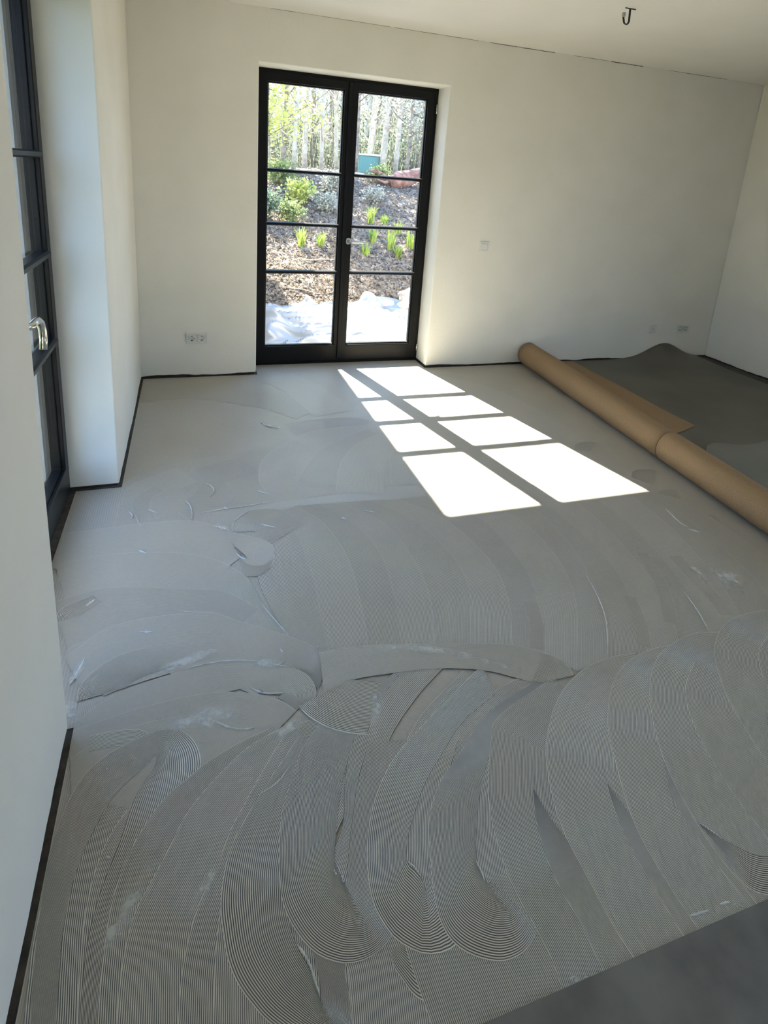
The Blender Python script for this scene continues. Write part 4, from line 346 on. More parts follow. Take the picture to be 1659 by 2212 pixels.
# ------------------------------------------------------------------ room shell
W, H, D = 5.342, 2.589, 7.3
TH = .30; TL = .45
def ragged(a, b, step=.045, lo=.008, hi=.026):
    n = max(2, int(abs(b-a)/step)); out = []
    for i in range(n+1):
        t = a + (b-a)*i/n
        out.append((t, lo + (hi-lo)*max(0, min(1, noise.noise(Vector((t*3.1, a, 0)))*.9 + .5 + random.uniform(-.15, .15)))))
    return out
def wall(name, segs, to3, depth, top):
    """segs: list of (bottom points [(s,z)...], opening height or None); to3(s,z,d) maps to world"""
    bm = bmesh.new(); cache = {}
    def vt(s_, z_, d_):
        k = (round(s_, 5), round(z_, 5), d_)
        if k not in cache: cache[k] = bm.verts.new(to3(s_, z_, d_))
        return cache[k]
    cells = []
    for pts, oh in segs:
        for (s0, z0), (s1, z1) in zip(pts, pts[1:]):
            if oh is None: cells.append(((s0, z0), (s1, z1), (s1, DH), (s0, DH)))
            cells.append(((s0, DH), (s1, DH), (s1, top), (s0, top)))
    cnt = {}
    for c in cells:
        for d in (0, depth): bm.faces.new([vt(*p, d) for p in (c if d == 0 else c[::-1])])
        for p, q in zip(c, c[1:] + c[:1]):
            k = frozenset(((round(p[0], 5), round(p[1], 5)), (round(q[0], 5), round(q[1], 5)))); cnt.setdefault(k, []).append((p, q))
    for l in cnt.values():
        if len(l) == 1:
            p, q = l[0]; bm.faces.new((vt(*p, 0), vt(*q, 0), vt(*q, depth), vt(*p, depth)))
    o = obj(name, bm, M['plaster']); tag(o, kind='structure'); bev(o, .006, 2, 60)
    return o
DX0, DX1, DH = .826, 2.254, 2.252
NY0, NY1 = -2.932, -1.572
TOP = H+.19; RW0, RW1 = -6.9, -3.8  # unseen right-wall opening, added so skylight fills the near wall and floor
bk = wall('wall_back', [(ragged(-TH, DX0), None), ([(DX0, 0), (DX1, 0)], 1), (ragged(DX1, W+TH), None)], lambda s, z, d: (s, d, z), TH, TOP)
lf = wall('wall_left', [(ragged(-D, NY0), None), ([(NY0, 0), (NY1, 0)], 1), (ragged(NY1, -.0005), None)], lambda s, z, d: (-d, s, z), TL, TOP)
rt = wall('wall_right', [(ragged(-D, RW0), None), ([(RW0, 0), (RW1, 0)], 1), (ragged(RW1, -.0005), None)], lambda s, z, d: (W+d, s, z), .3, TOP)
# raw feet of the walls, set back behind the plaster edge
bm = bmesh.new(); g = .014
bx(bm, -TH+.02, DX0-g, g, TH-.03, -.02, .05); bx(bm, DX1+g, W+TH-.02, g, TH-.03, -.02, .05); obj('wall_foot', bm, M['footing'], bk)
bm = bmesh.new(); bx(bm, -TL+.03, -g, NY1+g, -.02, -.02, .05); bx(bm, -TL+.03, -g, -D+.02, NY0-g, -.02, .05); obj('wall_foot', bm, M['footing'], lf)
bm = bmesh.new(); bx(bm, W+g, W+.28, -D+.02, RW0-.02, -.02, .05); bx(bm, W+g, W+.28, RW1+.02, -.02, -.02, .05); obj('wall_foot', bm, M['footing'], rt)
# rear wall behind the camera
bm = bmesh.new(); RY = -D
bx(bm, -TH, W+.3, RY-.3, RY, 0, H)
tag(obj('wall_rear', bm, M['plaster']), kind='structure')
bm = bmesh.new(); bx(bm, -TH, W+.3, -D-.3, TH, -.25, 0); tag(obj('floor', bm, M['screed']), kind='structure')
bm = bmesh.new(); bx(bm, .0, W, -D, .0, H, H+.19); tag(obj('ceiling', bm, M['ceiling']), kind='structure')
# shrinkage crack along the ceiling corner
bm = bmesh.new()
for a, b, h in ((.9, 1.75, .0016), (1.78, 2.45, .002), (2.55, 3.12, .004), (3.3, 3.62, .0022), (3.66, 3.98, .0045), (4.25, 4.9, .0028)):
    n = 10
    for i in range(n):
        xa, xb = a+(b-a)*i/n, a+(b-a)*(i+1)/n; hh = h*random.uniform(.5, 1.2)
        bx(bm, xa, xb, -.0012, .004, H-hh, H+.001)
tag(obj('trim_1', bm, M['hole']), kind='structure')

# ------------------------------------------------------------------ doors
def quad_bar(bm, x0, x1, z, t=.028, y0=-.012, y1=.05):
    # glazing bar with sloping upper and lower faces
    pr = [(y0, z-t*.28), (y0, z+t*.28), (y0+.012, z+t*.5), (y1-.012, z+t*.5), (y1, z+t*.28), (y1, z-t*.28), (y1-.012, z-t*.5), (y0+.012, z-t*.5)]
    a = [bm.verts.new((x0, y, zz)) for y, zz in pr]; b = [bm.verts.new((x1, y, zz)) for y, zz in pr]
    bm.faces.new(a); bm.faces.new(b[::-1])
    for i in range(8): bm.faces.new((a[i], a[(i+1)%8], b[(i+1)%8], b[i]))
def frame_rect(bm, x0, x1, z0, z1, l, r, bot, top, y0, y1):
    """one continuous rectangular frame"""
    o = [(x0, z0), (x1, z0), (x1, z1), (x0, z1)]; i = [(x0+l, z0+bot), (x1-r, z0+bot), (x1-r, z1-top), (x0+l, z1-top)]
    V = [[bm.verts.new((p[0], y, p[1])) for p in ring] for y in (y0, y1) for ring in (o, i)]
    for k in range(4):
        q = (k+1) % 4
        bm.faces.new((V[0][k], V[0][q], V[1][q], V[1][k])); bm.faces.new((V[2][k], V[3][k], V[3][q], V[2][q]))
        bm.faces.new((V[0][k], V[2][k], V[2][q], V[0][q])); bm.faces.new((V[1][k], V[1][q], V[3][q], V[3][k]))
ZB, ZT = .160, 2.166
BARS = (.775, 1.150, 1.547)
def door(name, loc, rz, w, drop=False):
    root = empty(name, loc, rz, kind='structure')
    bm = bmesh.new(); frame_rect(bm, 0, w, 0, DH, .04, .04, .035, .03, .012, .095); bev(obj('door_frame', bm, M['frame'], root), .003)
    mid = w/2; st = .088; mw = .105
    for side in (0, 1):
        x0, x1 = (.026, mid-.004) if side == 0 else (mid-.018 + .016, w-.026)
        lw, rw = (st-.026, mid-.004-(mid-mw/2)) if side == 0 else (mw/2+.002, st-.026)
        leaf = empty('door_leaf', (0, 0, 0)); leaf.parent = root
        bm = bmesh.new(); frame_rect(bm, x0, x1, .028, DH-.022, lw, rw, ZB-.028, DH-.022-ZT, 0, .068)
        lf_ = bev(obj('leaf_frame', bm, M['frame'], leaf), .004)
        gx0, gx1 = x0+lw, x1-rw
        # beading round the glass
        bm = bmesh.new(); frame_rect(bm, gx0-.001, gx1+.001, ZB-.001, ZT+.001, .010, .010, .010, .010, .018, .05); bev(obj('glazing_bead', bm, M['frame'], leaf), .003)
        bm = bmesh.new()
        for z in BARS: quad_bar(bm, gx0-.002, gx1+.002, z)
        obj('glazing_bars', bm, M['frame'], leaf)
        bm = bmesh.new(); bx(bm, gx0-.004, gx1+.004, .030, .036, ZB-.004, ZT+.004); obj('glass_pane', bm, M['glass'], leaf)
        for hz in ((.12, 2.1) if not drop else ()):
            bm = bmesh.new(); cyl(bm, (.012 if side == 0 else w-.012, -.004, hz), (0, 0, 1), .006, .07, 14); obj('hinge', bm, M['steel'], leaf)
        if side == 0:
            bm = bmesh.new(); bx(bm, mid-.022, mid+.012, -.014, .0, .05, DH-.03); bev(obj('cover_strip', bm, M['frame'], leaf), .004)
        if side == 1:
            hx = mid+.030
            bm = bmesh.new(); cyl(bm, (hx, -.005, 1.034), (0, 1, 0), .026, .010, 28)
            cyl(bm, (hx, -.0115, 1.034), (0, 1, 0), .020, .004, 28)
            cyl(bm, (hx, -.005, .945), (0, 1, 0), .024, .009, 28) if 0 else None
            pts = [(hx, -.01, 1.034), (hx, -.045, 1.034)]
            for k in range(1, 7):
                a = k/6*pi/2; pts.append((hx+.022*(1-cos(a)), -.045-.022*sin(a), 1.034))
            pts += [(hx+.05, -.067, 1.034), (hx+.105, -.067, 1.034)]
            for k in range(1, 5):
                a = k/4*pi/2; pts.append((hx+.105+.016*sin(a), -.067+.016*(1-cos(a)), 1.034))
            rad_ = .0098
            if drop:   # lever with its end bent downwards
                hz_ = 1.0; rad_ = .013; hx0 = mid-.03
                bm.clear(); cyl(bm, (hx0, -.005, hz_), (0, 1, 0), .027, .010, 28)
                pts = [(hx0, -.01, hz_), (hx0, -.045, hz_), (hx0+.012, -.058, hz_), (hx0+.05, -.060, hz_+.003), (hx0+.09, -.060, hz_), (hx0+.125, -.060, hz_-.018), (hx0+.145, -.060, hz_-.050), (hx0+.148, -.060, hz_-.085), (hx0+.135, -.059, hz_-.118)]
            tube(bm, pts, rad_, 16); obj('door_handle', bm, M['steel'], leaf)
    return root
door('door_1', (DX0, .206, 0), 0, DX1-DX0)
d2 = door('door_2', (-.209, NY0, 0), pi/2, NY1-NY0, True)
M['rail'] = simple('grey_rail', (.30, .31, .31), rough=.5)
for x_ in (.002, NY1-NY0-.022):
    bm = bmesh.new(); bx(bm, x_, x_+.02, .098, .118, .0, DH); obj('shutter_rail', bm, M['rail'], d2)
# outer sills
bm = bmesh.new(); bx(bm, DX0+.001, DX1-.001, .302, .36, -.06, -.004); bx(bm, -.50, -.38, NY0+.001, NY1-.001, -.06, -.004); tag(obj('trim_2', bm, M['terrace']), kind='structure')

# ------------------------------------------------------------------ combed floor adhesive (one spread layer, many trowel sweeps)
def lerp(a, b, t): return a + (b-a)*t
def resample(P, n):
    P = [Vector((p[0], p[1], 0)) for p in P]; Q = [2*P[0]-P[1]] + P + [2*P[-1]-P[-2]]; out = []
    m = len(P)-1
    for k in range(n):
        u = k/(n-1)*m; i = min(int(u), m-1); t = u-i; a, b, c, d = Q[i:i+4]
        out.append(.5*((2*b)+(-a+c)*t+(2*a-5*b+4*c-d)*t*t+(-a+3*b-3*c+d)*t**3))
    return out
bm = bmesh.new(); uvl = bm.loops.layers.uv.new('UVMap'); cl = bm.loops.layers.float_color.new('sweep')
def sheet(rows, vmax, amp, tone, gloss=0):
    """rows: list of point lists (outer -> inner); v runs across"""
    nr = len(rows); V = [[bm.verts.new(p) for p in r] for r in rows]
    L = [0]
    for a, b in zip(rows[0], rows[0][1:]): L.append(L[-1] + (b-a).length)
    for j in range(nr-1):
        for i in range(len(rows[0])-1):
            q = [(j, i), (j, i+1), (j+1, i+1), (j+1, i)]; c = [rows[a][b] for a, b in q]
            if (c[2]-c[0]).cross(c[3]-c[1]).z < 0: q.reverse()
            f = bm.faces.new([V[a][b] for a, b in q]); f.smooth = False
            for lp, (jj, ii) in zip(f.loops, q):
                am = amp if not isinstance(amp, (list, tuple)) else amp[0] + (amp[1]-amp[0])*(ii/(len(rows[0])-1))**amp[2]
                lp[uvl].uv = (L[ii], vmax*jj/(nr-1)); lp[cl] = (am, tone+.5, gloss, 1)
FX0, FX1, FY0 = .012, 4.9, -3.785
zb = .0016
# ground coat, faintly combed lengthwise
sheet([[Vector((lerp(FX0, FX1, j/2), lerp(FY0, -.012, i/3), zb)) for i in range(4)] for j in range(3)], 1000, .18, 0)
sheet([[Vector((lerp(DX0+.012, DX1-.012, j), lerp(-.012, .215, i), zb)) for i in range(2)] for j in range(2)], 60, .1, .0)
sheet([[Vector((lerp(-.19, FX0, j), lerp(NY0+.012, NY1-.012, i), zb)) for i in range(2)] for j in range(2)], 20, .1, 0)
# front edge face of the ground coat
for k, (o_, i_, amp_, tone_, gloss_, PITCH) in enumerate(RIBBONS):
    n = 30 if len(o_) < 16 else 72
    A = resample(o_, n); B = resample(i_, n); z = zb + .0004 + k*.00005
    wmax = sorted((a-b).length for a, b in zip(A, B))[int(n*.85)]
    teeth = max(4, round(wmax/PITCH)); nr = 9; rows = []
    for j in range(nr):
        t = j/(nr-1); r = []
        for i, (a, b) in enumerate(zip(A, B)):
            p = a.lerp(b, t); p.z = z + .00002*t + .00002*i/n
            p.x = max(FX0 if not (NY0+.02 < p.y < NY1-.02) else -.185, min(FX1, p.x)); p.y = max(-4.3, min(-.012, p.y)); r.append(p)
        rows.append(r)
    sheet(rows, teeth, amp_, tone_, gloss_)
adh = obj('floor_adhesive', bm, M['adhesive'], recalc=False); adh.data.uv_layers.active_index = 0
tag(adh, 'wet grey floor adhesive combed into curved ridges by a notched trowel', 'floor adhesive', kind='stuff')
# loose lumps, squeezed beads and dried smears of the same adhesive
bm = bmesh.new()
def bead(A, w_, z0=.0062):
    n = len(A); prev = None
    for i, a in enumerate(A):
        t = (A[min(i+1, n-1)] - A[max(i-1, 0)]).normalized(); nn = Vector((-t.y, t.x, 0)); f_ = i/(n-1)
        ww = w_*.5*(sin(pi*f_)**.5*.9+.1)*random.uniform(.6, 1.3); hh = min(.003, w_*.35)*(sin(pi*f_)**.6+.1)
        ring = [bm.verts.new((a+nn*ww*c) + Vector((0, 0, z0 + hh*q))) for c, q in ((-1, -.9), (-.6, .5), (0, 1), (.6, .5), (1, -.9))]
        if prev:
            for k in range(4):
                f = bm.faces.new((prev[k], prev[k+1], ring[k+1], ring[k])); f.smooth = True
        prev = ring
for P_, w_ in BEADS:
    if w_ <= .016: bead(resample(P_, 26), w_*.5)
    elif w_ <= .02:
        A = resample(P_, 40); L = sum((p-q).length for p, q in zip(A, A[1:])); ns = int(6 + L*w_*2200)
        for k in range(ns):
            i0 = random.randrange(0, 36); i1 = min(39, i0 + random.randint(2, 9)); fc = (i0+i1)/78
            o_ = random.gauss(0, .28)*w_*sin(pi*min(1, fc+.08)); B = []
            for i in range(i0, i1+1):
                t = (A[min(i+1, 39)] - A[max(i-1, 0)]).normalized(); B.append(A[i] + Vector((-t.y, t.x, 0))*o_)
            bead(B, random.uniform(.0015, .0045))
tag(obj('adhesive_residue', bm, M['lime']), 'pale dried smears and squeezed beads lying on the grey combed adhesive', 'adhesive residue', kind='stuff')

# thin dried films of adhesive, patchy towards their edges
m, nt, p = newmat('dried_film'); M['film'] = m
p.inputs['Base Color'].default_value = (.80, .80, .75, 1); p.inputs['Roughness'].default_value = .5
uvn = nd(nt, 'ShaderNodeUVMap'); sp = nd(nt, 'ShaderNodeSeparateXYZ'); nt.links.new(uvn.outputs[0], sp.inputs[0])
def hump(o): return mth(nt, 'MULTIPLY', mth(nt, 'MULTIPLY', o, mth(nt, 'SUBTRACT', 1.0, o)), 4.0)
tcn = nd(nt, 'ShaderNodeTexCoord'); n1 = nd(nt, 'ShaderNodeTexNoise'); n1.inputs['Scale'].default_value = 22; n1.inputs['Detail'].default_value = 8; n1.inputs['Roughness'].default_value = .7
nt.links.new(tcn.outputs['Object'], n1.inputs[0])
al = mth(nt, 'MULTIPLY', hump(sp.outputs['X']), hump(sp.outputs['Y']))
al = mth(nt, 'MULTIPLY', mth(nt, 'SUBTRACT', mth(nt, 'ADD', mth(nt, 'MULTIPLY', al, .5), mth(nt, 'MULTIPLY', n1.outputs[0], 1.8)), 1.08), 2.6, clamp=True)
al = mth(nt, 'MULTIPLY', al, .5); nt.links.new(al, p.inputs['Alpha'])
bm = bmesh.new(); uvl2 = bm.loops.layers.uv.new('UVMap')
for P_, w_ in BEADS:
    n = 24; A = resample(P_, n)
    if w_ < .016 or (A[0]-A[-1]).length < 2.2*w_: continue
    ww = w_*.75 + .004; R_ = []
    for i, a in enumerate(A):
        t = (A[min(i+1, n-1)] - A[max(i-1, 0)]).normalized(); nn = Vector((-t.y, t.x, 0)); R_.append([bm.verts.new(a + nn*ww*c + Vector((0, 0, .0068))) for c in (-1, -.5, 0, .5, 1)])
    for i in range(n-1):
        for k in range(4):
            q = ((i, k), (i+1, k), (i+1, k+1), (i, k+1)); f = bm.faces.new([R_[a][b] for a, b in q])
            for lp, (a, b) in zip(f.loops, q): lp[uvl2].uv = (a/(n-1), b/4)
tag(obj('adhesive_film', bm, M['film']), 'whitish dried film of adhesive in patchy streaks across the combed floor', 'dried adhesive', kind='stuff')

# ------------------------------------------------------------------ sheet flooring
# laid sheet in the front corner
bm = bmesh.new(); bx(bm, .012, W-.01, -D+.02, -3.787, .0004, .0115); o = bev(obj('linoleum_sheet', bm, M['lino_front']), .001)
tag(o, 'dark grey laid sheet flooring in the front corner, cut straight along the combed adhesive', 'flooring sheet')
# big loose sheet by the right wall, lapping up at the back wall
def sheet_h(x, y):
    z = .012
    z += .150*math.exp(-((x-4.79)/.26)**2)*max(0, 1 - (-y)/.42)**1.5 if y > -.42 else 0
    z += .010*math.exp(-((x-4.4)/.5)**2)*math.exp(-((y+.9)/.5)**2) + .0015*noise.noise(Vector((x*2, y*2, 0)))
    return z
bm = bmesh.new(); nx, ny = 90, 90; V = {}
for i in range(nx+1):
    for j in range(ny+1):
        y = lerp(-3.6, -.006, (j/ny)**.7); xr = 5.225 - .10*max(0, -y-.25) + .02*sin(y*5) ; xr = max(xr, 4.9)
        x = lerp(3.20 - .0838*(-y), xr, i/nx); V[i, j] = bm.verts.new((x, y, sheet_h(x, y)))
for i in range(nx):
    for j in range(ny): bm.faces.new((V[i, j], V[i+1, j], V[i+1, j+1], V[i, j+1]))
o = obj('linoleum_sheet', bm, M['lino'], smooth=True); md = o.modifiers.new('solid', 'SOLIDIFY'); md.thickness = .003; md.offset = -1
tag(o, 'large olive grey flooring sheet by the right wall, curling up the back wall', 'flooring sheet')
# smaller piece on top with rounded corner
pl = [(3.30, -1.95), (3.411, -1.875), (3.44, -1.835), (3.468, -1.814), (3.50, -1.785), (3.54, -1.768), (3.578, -1.758), (3.615, -1.759), (3.66, -1.775), (3.703, -1.80), (3.76, -1.818), (3.813, -1.822), (3.92, -1.815), (4.032, -1.791), (4.3, -1.70), (4.75, -1.60), (4.85, -1.9), (4.85, -3.5), (3.2, -3.5)]
bm = bmesh.new(); f = [bm.verts.new((x, y, .0165)) for x, y in pl]; fa = bm.faces.new(f)
r = bmesh.ops.extrude_face_region(bm, geom=[fa]); bmesh.ops.translate(bm, verts=[v for v in r['geom'] if isinstance(v, bmesh.types.BMVert)], vec=(0, 0, .003))
o = obj('linoleum_sheet', bm, M['lino_back']); tag(o, 'blue grey flooring offcut with rounded wavy edge behind the near roll', 'flooring sheet')
# two rolls lying end to end, jute backing outside
AX0, AX1 = Vector((3.235, -.04, 0)), Vector((2.97, -3.2, 0))
def axis(y): return lerp(AX0.x, AX1.x, (y-AX0.y)/(AX1.y-AX0.y))
def roll(ya, yb, ra, rb, ph, label, flap=None):
    root = empty('linoleum_roll', (axis((ya+yb)/2), (ya+yb)/2, .004), label=label, cat='flooring roll', group=None)
    ox, oy = root.location.x, root.location.y
    bm = bmesh.new(); turns = 3.6; ns = 150; nl = 24; V = []
    for k in range(nl+1):
        t = k/nl; y = lerp(ya, yb, t); R_ = lerp(ra, rb, t) + .0008*noise.noise(Vector((y*3, 0, 0))); xa = axis(y); r_ = []
        for s in range(ns+1):
            a = ph - 2*pi*turns*s/ns; rr = R_ - .0045*turns*s/ns
            r_.append(bm.verts.new((xa - ox + rr*cos(a), y - oy, R_ + rr*sin(a))))
        V.append(r_)
    for k in range(nl):
        for s in range(ns):
            f = bm.faces.new((V[k][s], V[k][s+1], V[k+1][s+1], V[k+1][s])); f.smooth = True
    o = obj('roll_body', bm, [M['jute'], M['lino']], root); md = o.modifiers.new('solid', 'SOLIDIFY'); md.thickness = .0028; md.offset = 0
    return root
r1 = roll(-.02, -1.872, .102, .093, -1.2, 'far brown flooring roll, starting at the back wall, with a loose flap spread beside it')
r2 = roll(-1.878, -3.62, .0945, .090, -1.3, 'near brown flooring roll on the adhesive, running out of the right side')
# loose flap of the far roll, backing side up
bm = bmesh.new(); n1, n2 = 16, 30; V = {}
ox, oy = r1.location.x, r1.location.y
for i in range(n1+1):
    for j in range(n2+1):
        y = lerp(-.03, -1.60, j/n2); x0 = axis(y) + .03; x1 = 3.735 - .03*(-y) - (.30*max(0, (-y-1.50)/.10) if y < -1.5 else 0) + .006*sin(y*7)
        t = i/n1; x = lerp(x0, x1, t); z = .014 + .13*max(0, 1-t*1.75)**2.2 + .003*sin(t*pi)
        V[i, j] = bm.verts.new((x-ox, y-oy, z))
for i in range(n1):
    for j in range(n2): bm.faces.new((V[i, j], V[i+1, j], V[i+1, j+1], V[i, j+1]))
o = obj('loose_flap', bm, M['jute'], r1, smooth=True); md = o.modifiers.new('solid', 'SOLIDIFY'); md.thickness = .0028

# ------------------------------------------------------------------ sockets, switch, ceiling hook
def plate(bm, x0, x1, z0, z1, y0=-.0085):
    bx(bm, x0, x1, y0, .0, z0, z1)
def socket(name, cx, cz, n, label, kind='schuko'):
    root = empty(name, (cx, 0, cz), label=label, cat='socket' if kind != 'switch' else 'light switch')
    w_ = .071*n + .010; h_ = .081
    bm = bmesh.new(); frame_rect(bm, -w_/2, w_/2, -h_/2, h_/2, .013, .013, .013, .013, -.0095, .0)
    bev(obj('cover_frame', bm, M['switch'], root), .002)
    for k in range(n):
        px = (k-(n-1)/2)*.071
        bm = bmesh.new()
        if kind == 'switch':
            bx(bm, px-.0265, px+.0265, -.0125, -.001, -.0265, .0265); bev(obj('rocker', bm, M['switch'], root), .0025); continue
        N_ = 32; rr = .0195 if kind == 'schuko' else .006
        sq = []
        for q in range(N_):
            a = 2*pi*q/N_; c, s = cos(a), sin(a); m_ = .0268/max(abs(c), abs(s)); sq.append((px+c*m_, s*m_))
        ci = [(px+rr*cos(2*pi*q/N_), rr*sin(2*pi*q/N_)) for q in range(N_)]
        A = [bm.verts.new((x, -.0115, z)) for x, z in sq]; B = [bm.verts.new((x, -.0115, z)) for x, z in ci]
        C = [bm.verts.new((x, .006 if kind == 'schuko' else -.002, z)) for x, z in ci]; E_ = [bm.verts.new((x, -.001, z)) for x, z in sq]
        for q in range(N_):
            w2 = (q+1) % N_
            bm.faces.new((A[q], A[w2], B[w2], B[q])); bm.faces.new((B[q], B[w2], C[w2], C[q])); bm.faces.new((A[q], E_[q], E_[w2], A[w2]))
        bm.faces.new(C)
        ins = obj('socket_insert', bm, M['switch'], root)
        bm = bmesh.new()
        if kind == 'schuko':
            for dx in (-.0095, .0095): cyl(bm, (px+dx, .0035, 0), (0, 1, 0), .0045, .006, 12)
            bx(bm, px-.005, px+.005, -.009, .005, .0135, .0188); bx(bm, px-.005, px+.005, -.009, .005, -.0188, -.0135)
        else: cyl(bm, (px, -.004, 0), (0, 1, 0), .0055, .003, 14)
        obj('contact_hole', bm, M['hole'], ins)
    return root
socket('wall_socket', .392, .304, 2, 'white double wall socket on the back wall left of the door')
socket('wall_socket', 4.985, .304, 2, 'white double wall socket low on the back wall, next to the right corner')
socket('antenna_socket', 4.615, .304, 1, 'small white single aerial socket with one dark hole above the curled sheet', 'aerial')
socket('light_switch', 2.686, 1.048, 1, 'square white light switch on the back wall right of the door', 'switch')
hk = empty('ceiling_hook', (2.806, -1.232, H), label='dark curved lamp wire with a small connector hanging from the ceiling', cat='lamp wire')
bm = bmesh.new()
bx(bm, -.035, .035, -.003, .003, -.004, 0)
obj('ceiling_bracket', bm, M['hole'], hk)
pts = [(0, 0, 0), (.002, 0, -.03), (.004, 0, -.06)]
for k in range(0, 9):
    a = -k/8*pi*.86; pts.append((-.014+.018*cos(a), 0, -.066+.020*sin(a)))
pts += [(-.040, 0, -.048)]
bm = bmesh.new(); tube(bm, pts, .0034, 8); tube(bm, [(p[0]-.003, .005, p[2]+.001) for p in pts], .0026, 8); obj('wire', bm, M['wire'], hk)
bm = bmesh.new(); bx(bm, -.050, -.032, -.007, .009, -.050, -.026); bev(obj('terminal_block', bm, M['clear'], hk), .003)

# ------------------------------------------------------------------ outside
def gh(x, y):
    """ground height outside"""
    if y < 2.7: z = -.10
    elif y < 8.2: z = -.10 + 1.62*((y-2.7)/5.5)**.95
    else: z = 1.52 + .02*(y-8.2)
    if y > 2.7: z += .09*noise.noise(Vector((x*.9, y*.9, 3)))*min(1, (y-2.7)/1.5)
    return z
bm = bmesh.new(); nx, ny = 110, 110; V = {}
for i in range(nx+1):
    for j in range(ny+1):
        x = lerp(-14, 22, i/nx); y = lerp(2.4, 40, (j/ny)**1.8); V[i, j] = bm.verts.new((x, y, gh(x, y) - (.03 if y < 2.7 else 0)))
for i in range(nx):
    for j in range(ny): bm.faces.new((V[i, j], V[i+1, j], V[i+1, j+1], V[i, j+1]))
tag(obj('garden_ground', bm, M['soil'], smooth=True), kind='structure')
bm = bmesh.new(); bx(bm, -14, 22, TH, 2.5, -.35, -.115); tag(obj('terrace', bm, M['terrace']), kind='structure')
M['low_bounce_ground'] = simple('darkened_ground', (.018, .03, .010), (.04, .06, .02), 30, .95, bump=.02)
bm = bmesh.new(); bx(bm, -14, -TL, -14, TH, -.35, -.115); tag(obj('low_bounce_ground', bm, M['low_bounce_ground']), kind='structure')  # unseen ground outside the left door, made dark to cut warm bounce light
# outer face of the neighbouring wing whose eave shades the left panes
bm = bmesh.new(); bx(bm, -.6, .45, .302, 6.2, -.12, 2.72); bx(bm, -.6, .755, .302, 6.4, 2.90, 3.0); bx(bm, -.6, .70, .302, 6.35, 2.72, 2.90); tag(obj('wall_wing', bm, M['render']), kind='structure')
# tarp
bm = bmesh.new(); nx, ny = 190, 150; V = {}
for i in range(nx+1):
    for j in range(ny+1):
        x = lerp(.78, 5.2, i/nx) ; y = lerp(.40, 2.62 + .22*noise.noise(Vector((x*1.3, 0, 0))) + .1*(x-2), j/ny)
        f1 = noise.noise(Vector((x*1.1+y*.8, y*3.6-x*.7, 0))); f2 = noise.noise(Vector((x*3-y*2, y*9, 5)))
        z = gh(x, y) + .012 + .12*max(0, 1-abs(f1)*4.0)**2 + .035*(1-abs(f2)*2) 
        if y > 2.6: z += .05
        kx = max(0, 1-abs(x-2.98)/.45)*max(0, 1-abs(y-2.36)/.4); z = lerp(z, -.075, min(1, kx*2.2))
        z += .22*math.exp(-((x-1.05)/.20)**2 - ((y-1.3)/.25)**2)
        V[i, j] = bm.verts.new((x, y, max(z, -.085)))
for i in range(nx):
    for j in range(ny): bm.faces.new((V[i, j], V[i+1, j], V[i+1, j+1], V[i, j+1]))
o = obj('plastic_tarp', bm, M['tarp'], smooth=True); tag(o, 'crumpled whitish plastic tarp spread over the terrace outside the back door', 'tarp')
# leaf litter
bm = bmesh.new()
def card(bm, p, s, el=1.6, up=None):
    a = Vector((random.gauss(0, 1), random.gauss(0, 1), random.gauss(0, .5))).normalized(); b = a.cross(Vector((random.gauss(0, 1), random.gauss(0, 1), random.gauss(0, 1)))).normalized()
    v = [bm.verts.new(p + a*s*el*.5), bm.verts.new(p + b*s*.5), bm.verts.new(p - a*s*el*.5), bm.verts.new(p - b*s*.5)]
    bm.faces.new(v)
for k in range(24000):
    y = lerp(2.65, 8.6, random.random()**1.1); x = lerp(.8, 1.4+y*.62, random.random()) + (y-2.6)*.12
    card(bm, Vector((x, y, gh(x, y)+random.uniform(.0, .03))), random.uniform(.012, .042))
tag(obj('leaf_litter', bm, M['litter']), 'dry brown and pale leaf litter scattered over the garden bank', 'leaf litter', kind='stuff')
# iris tufts
def tuft(x, y, h, label, n=38):
    bm = bmesh.new()
    for k in range(n):
        a = random.uniform(0, 2*pi); lean = random.uniform(.1, .55); hh = h*random.uniform(.6, 1); w_ = .007+.005*random.random(); prev = None
        d = Vector((cos(a), sin(a), 0)); s = Vector((-sin(a), cos(a), 0)); b0 = Vector((random.uniform(-.05, .05), random.uniform(-.05, .05), 0))
        for q in range(6):
            t = q/5; p = b0 + d*hh*lean*t*t*1.1 + Vector((0, 0, hh*(t-.25*lean*t*t))); ww = w_*(1-t**2)+.001
            r_ = (bm.verts.new(p-s*ww), bm.verts.new(p+s*ww))
            if prev: bm.faces.new((prev[0], prev[1], r_[1], r_[0]))
            prev = r_
    o = obj('iris_plant', bm, M['blade']); o.location = (x, y, gh(x, y)-.01)
    return tag(o, label, 'plant', 'green iris clumps on the bank')
TUFTS = [(1.98, 4.51, .34, 'lone bright green blade clump on the bank, seen left in the third left pane'),
 (2.29, 4.49, .26, 'smaller green blade clump near the centre post, third left pane'),
 (3.18, 4.68, .32, 'green blade clump just right of the steel door handle'),
 (2.94, 4.24, .26, 'low green blade clump below the tip of the back door handle'),
 (3.40, 4.43, .40, 'tallest bright green blade clump, middle of the third right pane'),
 (3.45, 4.18, .24, 'low green blade clump at the foot of the tallest clump'),
 (3.74, 4.46, .36, 'green blade clump at the right edge of the third right pane'),
 (3.75, 5.10, .24, 'small green clump just under the second right glazing bar'),
 (3.38, 5.53, .34, 'upper green clump at the bottom of the second right pane'),
 (3.64, 5.54, .20, 'tiny green clump beside the upper clump in the second right pane')]
for x, y, h, l in TUFTS: tuft(x, y, h, l)
